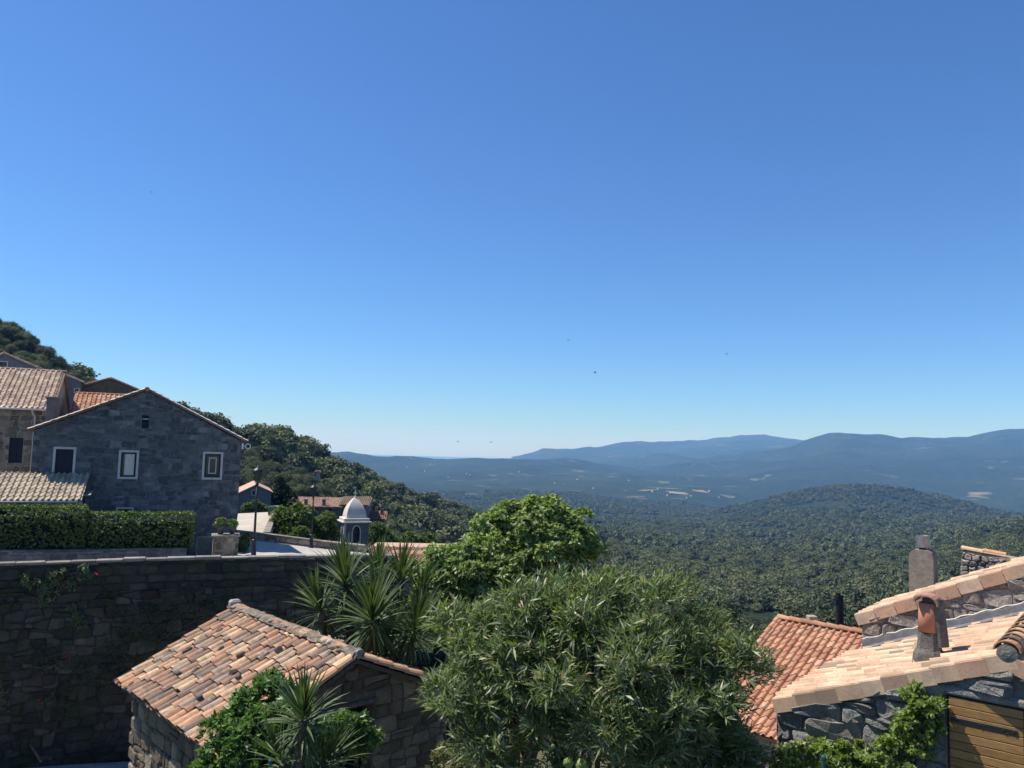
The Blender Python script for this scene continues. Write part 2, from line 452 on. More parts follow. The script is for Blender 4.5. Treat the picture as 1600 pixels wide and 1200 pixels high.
# ------------------------------------------------------------------ haze
hz = MB(); hz.box((-31000, -300, -900), (31000, 30500, 420))
N = Nodes('haze air')
vol = N.n('VolumePrincipled')
vol.inputs['Color'].default_value = (0.20, 0.48, 1.0, 1)
vol.inputs['Density'].default_value = 7.8e-5
vol.inputs['Absorption Color'].default_value = (1, 1, 1, 1)
vol.inputs['Anisotropy'].default_value = 0.0
N.l(vol.outputs[0], N.out.inputs['Volume'])
tag(hz.build('haze', N.m), kind='stuff', label='thin blue summer haze over the valley')

# pale fields and scattered houses on the valley floor
MAT_FIELD = {}
for nm, col_ in (('dry', (0.19, 0.165, 0.095)), ('green', (0.09, 0.115, 0.052)), ('pale', (0.24, 0.22, 0.145)), ('earth', (0.17, 0.115, 0.08))):
    MAT_FIELD[nm] = plain_mat('field ' + nm, col_, 0.95, 0.1, 0.35, 0.02, 0.1)
def field(px, py, wpx, hpx, kind, seed):
    rg = np.random.default_rng(seed)
    col = (px - U[0]) / (U[1] - U[0]); i = int(col)
    rows = np.array([600 - 0 for _ in range(NV)], float)
    t = ZZ[i] / np.exp(LV)                                            # slope of sight to the land along this bearing
    want = float(row_to_tan(np.array([px]), np.array([py]))[0])
    run = np.maximum.accumulate(t); ok = np.where((t >= want) & (t >= run - 1e-6) & (np.exp(LV) > 1900))[0]
    if not len(ok): return
    Yc = float(np.exp(LV[ok[0]])); Xc = Yc * (px - 800) / FOC
    rx = wpx * Yc / FOC / 2; ry = max(45.0, hpx * 28.0)
    n = 9; ang = np.sort(rg.uniform(0, 6.28, n)) ; rad = rg.uniform(.65, 1.1, n)
    ring = [(Xc + rx * math.cos(a) * q, Yc + ry * math.sin(a) * q) for a, q in zip(ang, rad)]
    pts, k = [], 5
    for (x_, y_) in ring:
        for j in range(1, k + 1): pts.append((Xc + (x_ - Xc) * j / k, Yc + (y_ - Yc) * j / k))
    P_ = np.array([(Xc, Yc)] + pts); Z_ = land_z(P_[:, 0], P_[:, 1]) + 4.0
    fs = []
    for a in range(n):
        b = (a + 1) % n
        fs.append((0, 1 + a * k, 1 + b * k))
        for j in range(k - 1): fs.append((1 + a * k + j, 2 + a * k + j, 2 + b * k + j, 1 + b * k + j))
    o = link('field', new_mesh('field', [(p[0], p[1], z_) for p, z_ in zip(P_, Z_)], fs, MAT_FIELD[kind], True))
    tag(o, kind='structure', label='pale field on the valley floor')
for q, a in enumerate([(1015, 768, 36, 2.2, 'dry'), (1062, 772, 44, 2.6, 'pale'), (1100, 770, 38, 2.6, 'dry'), (1140, 777, 30, 1.8, 'green'), (1060, 781, 30, 1.6, 'green'), (880, 741, 46, 1.6, 'green'), (900, 768, 26, 1.2, 'green'), (960, 792, 56, 1.4, 'green'), (1150, 722, 30, 1.8, 'green'), (1180, 752, 26, 3, 'green'), (720, 752, 30, 1.2, 'green'), (690, 770, 22, 1.1, 'dry'), (740, 775, 26, 1.1, 'green'), (1040, 756, 30, 1.4, 'green'), (1000, 778, 26, 1.5, 'earth')]): field(*a, 200 + q)

# ------------------------------------------------------------------ masonry
def clip_poly(poly, a, b, c):
    """keep the part of a convex polygon where a*u + b*v <= c"""
    out = []
    for i in range(len(poly)):
        p, q = poly[i - 1], poly[i]
        dp, dq = a * p[0] + b * p[1] - c, a * q[0] + b * q[1] - c
        if (dp <= 0) != (dq <= 0):
            t = dp / (dp - dq); out.append((p[0] + (q[0] - p[0]) * t, p[1] + (q[1] - p[1]) * t))
        if dq <= 0: out.append(q)
    return out

def area(poly):
    return 0.5 * sum(poly[i - 1][0] * poly[i][1] - poly[i][0] * poly[i - 1][1] for i in range(len(poly)))

def fit_cell(cell, wall, holes):
    for i in range(len(wall)):                                        # wall: convex, counter-clockwise
        p, q = wall[i - 1], wall[i]
        a, b = (q[1] - p[1]), -(q[0] - p[0])
        cell = clip_poly(cell, a, b, a * p[0] + b * p[1])
        if len(cell) < 3: return None
    for (u0, v0, u1, v1) in holes:
        cu = sum(p[0] for p in cell) / len(cell); cv = sum(p[1] for p in cell) / len(cell)
        if max(p[0] for p in cell) < u0 or min(p[0] for p in cell) > u1 or max(p[1] for p in cell) < v0 or min(p[1] for p in cell) > v1: continue
        d = [(u0 - cu, (1, 0, u0)), (cu - u1, (-1, 0, -u1)), (v0 - cv, (0, 1, v0)), (cv - v1, (0, -1, -v1))]
        m, h = max(d, key=lambda t: t[0])
        if m < -0.05: return None
        cell = clip_poly(cell, *h)
        if len(cell) < 3: return None
    return cell

def rubble(wall, su, sv, holes=(), seed=1, jit=0.42):
    """irregular masonry: the cells round scattered seeds"""
    r = random.Random(seed)
    us, vs = [p[0] for p in wall], [p[1] for p in wall]
    pts = []
    nv = max(1, int((max(vs) - min(vs)) / sv) + 2); nu = max(1, int((max(us) - min(us)) / su) + 2)
    for j in range(-1, nv):
        for i in range(-1, nu):
            if r.random() < 0.10: continue
            pts.append((min(us) + (i + 0.5 + 0.5 * (j % 2) + r.uniform(-jit, jit)) * su, min(vs) + (j + 0.5 + r.uniform(-jit, jit) * 0.8) * sv))
            if r.random() < 0.13: pts.append((pts[-1][0] + r.uniform(.25, .45) * su, pts[-1][1] + r.uniform(-.45, .45) * sv))
    A = np.array(pts) / (su, sv)
    out = []
    for i, p in enumerate(pts):
        d = ((A - A[i]) ** 2).sum(1); near = np.argsort(d)[1:15]
        cell = [(A[i][0] - 2, A[i][1] - 2), (A[i][0] + 2, A[i][1] - 2), (A[i][0] + 2, A[i][1] + 2), (A[i][0] - 2, A[i][1] + 2)]
        for j in near:
            a, b = A[j] - A[i]; m = (A[j] + A[i]) / 2
            cell = clip_poly(cell, a, b, a * m[0] + b * m[1])
            if len(cell) < 3: break
        if len(cell) < 3: continue
        cell = fit_cell([(u * su, v * sv) for u, v in cell], wall, holes)
        if cell and abs(area(cell)) > 0.06 * su * sv: out.append(cell)
    return out

def courses(wall, su, sv, holes=(), seed=1, jit=0.12, vary=0.3):
    """roughly coursed blocks"""
    r = random.Random(seed)
    us, vs = [p[0] for p in wall], [p[1] for p in wall]
    out, v = [], min(vs)
    while v < max(vs):
        h = sv * r.uniform(1 - vary, 1 + vary); u = min(us) - r.uniform(0, su)
        while u < max(us):
            w = su * r.uniform(1 - vary * 1.5, 1 + vary * 1.5)
            J = lambda: r.uniform(-jit, jit) * sv
            cell = [(u + J() * .5, v + J() * .4), (u + w + J() * .5, v + J() * .4), (u + w + J() * .5, v + h + J() * .4), (u + J() * .5, v + h + J() * .4)]
            if w > su * 1.05 and r.random() < 0.25:                   # two small stones in the place of one
                m = v + h * r.uniform(.4, .6)
                parts = [[cell[0], cell[1], (u + w, m), (u, m)], [(u, m), (u + w, m), cell[2], cell[3]]]
            else: parts = [cell]
            for c in parts:
                c = fit_cell(c, wall, holes)
                if c and abs(area(c)) > 0.08 * su * sv: out.append(c)
            u += w
        v += h
    return out

def masonry(wall, su, sv, holes=(), seed=1, wave=0.22, vary=0.45):
    """rough courses of field stone: wavy beds, leaning joints, small stones let in between large ones"""
    r = random.Random(seed)
    us, vs = [p[0] for p in wall], [p[1] for p in wall]
    ph = [r.uniform(0, 6.28) for _ in range(6)]
    def bed(j, u): return wave * sv * (math.sin(u / su * 1.1 + ph[0] + j * 1.9) * .6 + math.sin(u / su * 2.7 + ph[1] + j * 3.1) * .4)
    beds = [min(vs) - sv * .4]
    while beds[-1] < max(vs): beds.append(beds[-1] + sv * r.uniform(1 - vary * .7, 1 + vary * .7))
    out = []
    for j in range(len(beds) - 1):
        u = min(us) - r.uniform(0, su)
        tilt = r.uniform(-.12, .12) * sv
        while u < max(us):
            w = su * math.exp(r.uniform(-.75, .55))
            t1_ = r.uniform(-.16, .16) * sv; un = u + w
            lo = lambda x: beds[j] + bed(j, x); hi = lambda x: beds[j + 1] + bed(j + 1, x)
            a, b, c, d = (u - tilt, lo(u)), (un - t1_, lo(un)), (un + t1_, hi(un)), (u + tilt, hi(u))
            k = min(.3, .09 * su / w) * r.uniform(.6, 1.6)
            L = lambda p, q, t: (p[0] + (q[0] - p[0]) * t, p[1] + (q[1] - p[1]) * t)
            def poly(a, b, c, d):
                m1, m2 = L(a, b, .5), L(d, c, .5)
                kv = r.uniform(.12, .3)
                return [L(a, b, k), (m1[0], m1[1] + r.uniform(-.06, .04) * sv), L(b, a, k), L(b, c, kv), L(c, b, kv), L(c, d, k), (m2[0], m2[1] + r.uniform(-.04, .06) * sv), L(d, c, k), L(d, a, kv), L(a, d, kv)]
            if w > su * .8 and r.random() < .22:
                f1, f2 = r.uniform(.35, .65), r.uniform(.35, .65); ps = [poly(a, b, L(b, c, f1), L(a, d, f2)), poly(L(a, d, f2), L(b, c, f1), c, d)]
            else: ps = [poly(a, b, c, d)]
            for p in ps:
                p = fit_cell(p, wall, holes)
                if p and abs(area(p)) > .05 * su * sv: out.append(p)
            u = un; tilt = t1_
    return out

def stone_geo(cell, depth, gap, r, rough=1.0):
    """one stone: cut corners, a proud uneven face; coordinates about its centre"""
    n = len(cell); cu = sum(p[0] for p in cell) / n; cv = sum(p[1] for p in cell) / n
    ring = []
    for i in range(n):
        p, q, s = cell[i - 1], cell[i], cell[(i + 1) % n]
        k = r.uniform(.10, .26) if n < 6 else 0.0
        if k:
            ring.append((q[0] + (p[0] - q[0]) * k, q[1] + (p[1] - q[1]) * k)); ring.append((q[0] + (s[0] - q[0]) * k, q[1] + (s[1] - q[1]) * k))
        else: ring.append(q)
    if len(ring) > 12: ring = [ring[int(i * len(ring) / 12)] for i in range(12)]
    size = math.sqrt(abs(area(cell)))
    sh = max(0.55, 1 - 2.0 * gap / size)
    d = depth * r.uniform(.6, 1.25); tu, tv = r.uniform(-.12, .12) * rough, r.uniform(-.12, .12) * rough
    m = len(ring)
    a = [((p[0] - cu) * sh, (p[1] - cv) * sh) for p in ring]
    vs = [(x, y, -0.03) for x, y in a] + [(x, y, d * .55 + r.uniform(-.15, .1) * depth * rough) for x, y in a]
    ins = r.uniform(.74, .86)
    vs += [(x * ins, y * ins, d + tu * x + tv * y + r.uniform(-.2, .2) * depth * rough) for x, y in a] + [(r.uniform(-.1, .1) * size, r.uniform(-.1, .1) * size, d * 1.06 + r.uniform(-.1, .15) * depth * rough)]
    fs = []
    for L in (0, m):
        fs += [(L + i, L + (i + 1) % m, L + m + (i + 1) % m, L + m + i) for i in range(m)]
    fs += [(2 * m + i, 2 * m + (i + 1) % m, 3 * m) for i in range(m)]
    return (cu, cv), vs, fs

def lay(parent, B, cells, mat, depth=0.04, gap=0.012, seed=3, limit=300, name='stone', rough=1.0, stuffmat=None, sort=None):
    """set stones into a wall face; B maps (along, up, out) to the world"""
    r = random.Random(seed)
    cells = sorted(cells, key=sort or (lambda c: -abs(area(c))))
    rest = MB()
    for i, c in enumerate(cells):
        (cu, cv), vs, fs = stone_geo(c, depth, gap, r, rough)
        if i < limit:
            link(name, new_mesh(name, vs, fs, mat), parent, B @ Matrix.Translation((cu, cv, 0)))
        else: rest.add(vs, fs, Matrix.Translation((cu, cv, 0)))
    if rest.v: tag(rest.build(name + '_remainder', stuffmat or mat, parent, B), kind='stuff')

from mathutils.geometry import tessellate_polygon
def slab(mb, outer, holes, w0, w1):
    """wall slab in the u,v plane with rectangular openings, from depth w0 (back) to w1 (face)"""
    loops = [list(outer)] + [[(a, b), (c, b), (c, d), (a, d)] for a, b, c, d in holes]
    flat = [p for l in loops for p in l]
    tri = tessellate_polygon([[Vector((p[0], p[1], 0)) for p in l] for l in loops])
    n = len(flat)
    vs = [(p[0], p[1], w1) for p in flat] + [(p[0], p[1], w0) for p in flat]
    fs = []
    for t in tri:
        a, b, c = t
        s = (flat[b][0] - flat[a][0]) * (flat[c][1] - flat[a][1]) - (flat[c][0] - flat[a][0]) * (flat[b][1] - flat[a][1])
        t = (a, b, c) if s > 0 else (a, c, b)
        fs += [t, (t[0] + n, t[2] + n, t[1] + n)]
    k = 0
    for l in loops:
        m = len(l)
        fs += [(k + i, k + (i + 1) % m, k + (i + 1) % m + n, k + i + n) for i in range(m)]
        k += m
    return mb.add(vs, fs)

def box_uvw(mb, u0, v0, w0, u1, v1, w1): return mb.box((u0, v0, w0), (u1, v1, w1))

def window(parent, B, rect, mats, trim=0.09, proud=0.035, recess=0.16, leaf=0.06, mull=True, name='window', sill=True, curtain=None):
    """opening with a stone surround, a casement, glass and sometimes a curtain"""
    u0, v0, u1, v1 = rect
    f = MB()
    if trim:
        f.box((u0 - trim, v0 - trim, -.02), (u0, v1 + trim, proud)); f.box((u1, v0 - trim, -.02), (u1 + trim, v1 + trim, proud))
        f.box((u0, v1, -.02), (u1, v1 + trim, proud - .004)); f.box((u0, v0 - trim, -.02), (u1, v0, proud + .01))
    o = None
    if trim: o = f.build(name + '_surround', mats['trim'], parent, B)
    c = MB(); w = -recess
    c.box((u0, v0, w - .03), (u0 + leaf, v1, w + .03)); c.box((u1 - leaf, v0, w - .03), (u1, v1, w + .03))
    c.box((u0 + leaf, v1 - leaf, w - .028), (u1 - leaf, v1, w + .028)); c.box((u0 + leaf, v0, w - .028), (u1 - leaf, v0 + leaf, w + .028))
    if mull: c.box(((u0 + u1) / 2 - .03, v0 + leaf, w - .026), ((u0 + u1) / 2 + .03, v1 - leaf, w + .026))
    fr = c.build(name + '_frame', mats['frame'], parent, B)
    g = MB(); g.box((u0 + leaf * .5, v0 + leaf * .5, w - .012), (u1 - leaf * .5, v1 - leaf * .5, w - .004))
    g.build('pane', mats['glass'], fr, B)
    if curtain:
        q = MB(); k = 14; a, b, cc, dd = u0 + leaf + (u1 - u0) * curtain[0], v0 + leaf, u0 + (u1 - u0) * curtain[1], v1 - leaf
        vs = [(a + (cc - a) * i / k, v, w + .045 + .018 * math.sin(i * 2.3)) for v in (b, dd) for i in range(k + 1)]
        q.add(vs, [(i, i + 1, i + k + 2, i + k + 1) for i in range(k)])
        q.build('curtain', mats['curtain'], parent, B)
    return o

# ------------------------------------------------------------------ tiles
def canal_tile(r0=0.105, r1=0.082, length=0.46, lift=0.028, th=0.014, seg=6, squash=0.78):
    """half-round clay tile; y runs up the slope"""
    vs, fs = [], []
    for (y, r, dz) in ((0, r0, lift), (length, r1, 0.0)):
        for t in (0, th):
            for i in range(seg + 1):
                a = math.pi * i / seg
                vs.append((-(r - t) * math.cos(a), y, (r - t) * math.sin(a) * squash + dz))
    m = seg + 1
    for i in range(seg):
        fs += [(i, i + 1, 2 * m + i + 1, 2 * m + i), (m + i + 1, m + i, 3 * m + i, 3 * m + i + 1), (i + 1, i, m + i, m + i + 1)]
    fs += [(0, 2 * m, 3 * m, m), (seg, m + seg, 3 * m + seg, 2 * m + seg)]
    return vs, fs

def roman_tile(col=0.25, length=0.42, lift=0.036, h=0.078, seg=6, th=0.016):
    """tile with a roll and a flat pan"""
    prof = [(-col * .62, .012)] + [(-col * .30 + col * .60 * i / seg, .008 + h * math.sin(math.pi * i / seg)) for i in range(seg + 1)] + [(col * .45, .006)]
    vs, fs = [], []
    m = len(prof)
    for (y, dz) in ((0, lift), (length, 0.0)):
        for t in (0, th): vs += [(x, y, z + dz - t) for x, z in prof]
    for i in range(m - 1):
        fs += [(i, i + 1, 2 * m + i + 1, 2 * m + i), (i + 1, i, m + i, m + i + 1)]
    fs += [(0, 2 * m, 3 * m, m), (m - 1, m + m - 1, 3 * m + m - 1, 2 * m + m - 1)]
    return vs, fs

def tile_roof(parent, B, W, L, col, row, mat, shape='canal', limit=300, jit=1.0, seed=5, pan_mat=None, joined=False, key=None, u0=0.0, slope_wave=0.0, size=1.0, stagger=0.04):
    """rows of tiles; B maps (along the eave, up the slope, out) to the world"""
    r = random.Random(seed)
    length = row + 0.09
    def mk(k):
        q = random.Random(seed * 10 + k)
        if shape == 'canal': return canal_tile(col * .50 * size * q.uniform(.96, 1.06), col * .40 * size * q.uniform(.95, 1.05), length, 0.030, seg=6)
        return roman_tile(col, length)
    geo = [mk(k) for k in range(4)]
    meshes = [new_mesh('tile', v, f, mat, False) for v, f in geo]
    nc, nr = int(round((W - u0) / col)), int(math.ceil(L / row))
    spots = []
    for i in range(nc):
        off = r.uniform(-stagger, stagger)
        for j in range(nr):
            v = j * row + off * (j > 0)
            if v > L - 0.06: continue
            u = u0 + (i + .5) * col
            w = slope_wave * math.sin(u * 1.3 + v * .7)
            M = Matrix.Translation((u + r.uniform(-.008, .008) * jit, v + r.uniform(-.02, .02) * jit, w)) @ Matrix.Rotation(r.uniform(-.03, .03) * jit, 4, 'Z') @ Matrix.Rotation(r.uniform(-.025, .025) * jit, 4, 'Y')
            if v + length > L + .02: M = M @ Matrix.Diagonal((1, max(.3, (L + .02 - v) / length), 1, 1))
            spots.append((u, v, M, r.randrange(4)))
    if key: spots.sort(key=key)
    rest = MB()
    for n, (u, v, M, k) in enumerate(spots):
        if n < limit and not joined: link('tile', meshes[k], parent, B @ M)
        else: rest.add(*geo[k], M)
    if rest.v: tag(rest.build('tile_remainder' if not joined else 'tiles', mat, parent, B), kind='stuff')
    if shape == 'canal':                                              # the channels between the cover tiles
        p = MB(); seg = 4; rr = col * .47
        for i in range(nc + 1):
            u = u0 + i * col
            for j in range(nr):
                v = j * row; v1 = min(v + row + .03, L)
                if v1 - v < .05: continue
                vs = []
                for (y, dz) in ((v - .015, .012), (v1, -.006)):
                    vs += [(u - rr * math.cos(math.pi * q / seg), y, .045 - rr * .62 * math.sin(math.pi * q / seg) + dz) for q in range(seg + 1)]
                p.add(vs, [(q, q + 1, q + seg + 2, q + seg + 1) for q in range(seg)])
        tag(p.build('channel_tiles', pan_mat or mat, parent, B), kind='stuff')

def ridge_caps(parent, P0, P1, mat, r=0.12, step=0.38, seed=2, name='ridge_tile', up=(0, 0, 1)):
    """half-round caps along a ridge from P0 to P1"""
    P0, P1 = Vector(P0), Vector(P1); d = (P1 - P0); L = d.length; d.normalize()
    x = d.cross(Vector(up)).normalized(); n = x.cross(d)
    v, f = canal_tile(r, r * .86, step + .07, .022, .016, 7, .85)
    me = new_mesh(name, v, f, mat)
    k = max(1, int(round(L / step))); rr = random.Random(seed)
    for i in range(k):
        o = P0 + d * (i * L / k)
        link(name, me, parent, basis(o, x, d, n) @ Matrix.Rotation(rr.uniform(-.04, .04), 4, 'Z'))

# ------------------------------------------------------------------ leaves
def norm(a): return a / np.maximum(np.linalg.norm(a, axis=-1, keepdims=True), 1e-9)

def rosettes(P, A, k, length, width, spread=(0.5, 1.3), rng=RNG, droop=0.12, up=0.0, fold=0.15, stem=0.0):
    """k leaves round every point P about its axis A; returns vertices and quads (one folded quad per leaf)"""
    n = len(P)
    A = norm(A + np.array([0, 0, up]))
    P = np.repeat(P, k, 0); A = np.repeat(A, k, 0)
    m = len(P)
    R = norm(rng.normal(size=(m, 3)))
    T = norm(R - A * (R * A).sum(1, keepdims=True))
    phi = rng.uniform(*spread, size=(m, 1))
    D = norm(A * np.cos(phi) + T * np.sin(phi))
    S = norm(np.cross(D, A) + 0.001) * rng.choice([-1, 1], size=(m, 1))
    S = norm(S + 0.35 * rng.normal(size=(m, 3)))
    U = np.cross(S, D)
    Ln = length * rng.uniform(.65, 1.25, size=(m, 1)); Wd = width * rng.uniform(.7, 1.2, size=(m, 1))
    b = P + A * stem * rng.uniform(-1, 1, size=(m, 1))
    mid = b + D * Ln * .45
    tip = b + D * Ln - np.array([0, 0, 1.0]) * Ln * droop * rng.uniform(0, 2, size=(m, 1))
    V = np.stack([b, mid + S * Wd * .5 + U * Wd * fold, tip, mid - S * Wd * .5 + U * Wd * fold], 1).reshape(-1, 3)
    return V, np.arange(4 * m, dtype=np.int32).reshape(-1, 4)

def blob_points(blobs, n, rng=RNG, shell=0.35, low=-0.55, noise=0.22):
    """points and outward axes scattered near the surface of overlapping lumps [(centre, radii)]"""
    C = np.array([b[0] for b in blobs], float); R = np.array([b[1] if hasattr(b[1], '__len__') else (b[1],) * 3 for b in blobs], float)
    w = (R[:, 0] * R[:, 2] + R[:, 0] * R[:, 1]) ; w /= w.sum()
    out_p, out_a = [], []
    need = n
    while need > 0:
        i = rng.choice(len(blobs), size=need * 2, p=w)
        d = norm(rng.normal(size=(need * 2, 3)))
        d[:, 2] = np.where(d[:, 2] < low, -d[:, 2], d[:, 2])
        t = 1 - shell * rng.random((need * 2, 1)) ** 1.6
        lump = 1 + noise * (np.sin(d[:, :1] * 7 + i[:, None]) * np.sin(d[:, 1:2] * 6 + 2 * i[:, None]) * np.cos(d[:, 2:] * 5 + i[:, None]))
        p = C[i] + d * R[i] * t * lump
        keep = np.ones(len(p), bool)                                  # drop points deep inside another lump
        for j in range(len(blobs)):
            q = ((p - C[j]) / R[j]); e = (q * q).sum(1)
            keep &= (e > (1 - shell * 1.5) ** 2) | (i == j)
        p, d = p[keep][:need], norm(d / R[i])[keep][:need]
        out_p.append(p); out_a.append(d); need -= len(p)
    return np.concatenate(out_p), np.concatenate(out_a)

def leaf_mesh(name, parts, mat):
    Vs, Fs, b = [], [], 0
    for V, F in parts:
        Vs.append(V); Fs.append(F + b); b += len(V)
    return fast_mesh(name, np.concatenate(Vs), np.concatenate(Fs), mat)

def bent_trunk(mb, p0, p1, r0, r1, rng, wob=0.12, n=6, sides=7):
    p0, p1 = np.array(p0, float), np.array(p1, float); L = np.linalg.norm(p1 - p0)
    off = np.zeros(3); pts, rad = [], []
    for i in range(n + 1):
        t = i / n
        if 0 < i < n: off = off + rng.normal(size=3) * wob * L / n * .6
        pts.append(tuple(p0 + (p1 - p0) * t + off * (1 - t * t * .5))); rad.append(r0 + (r1 - r0) * t)
    mb.tube(pts, rad, sides)
    return pts[-1]

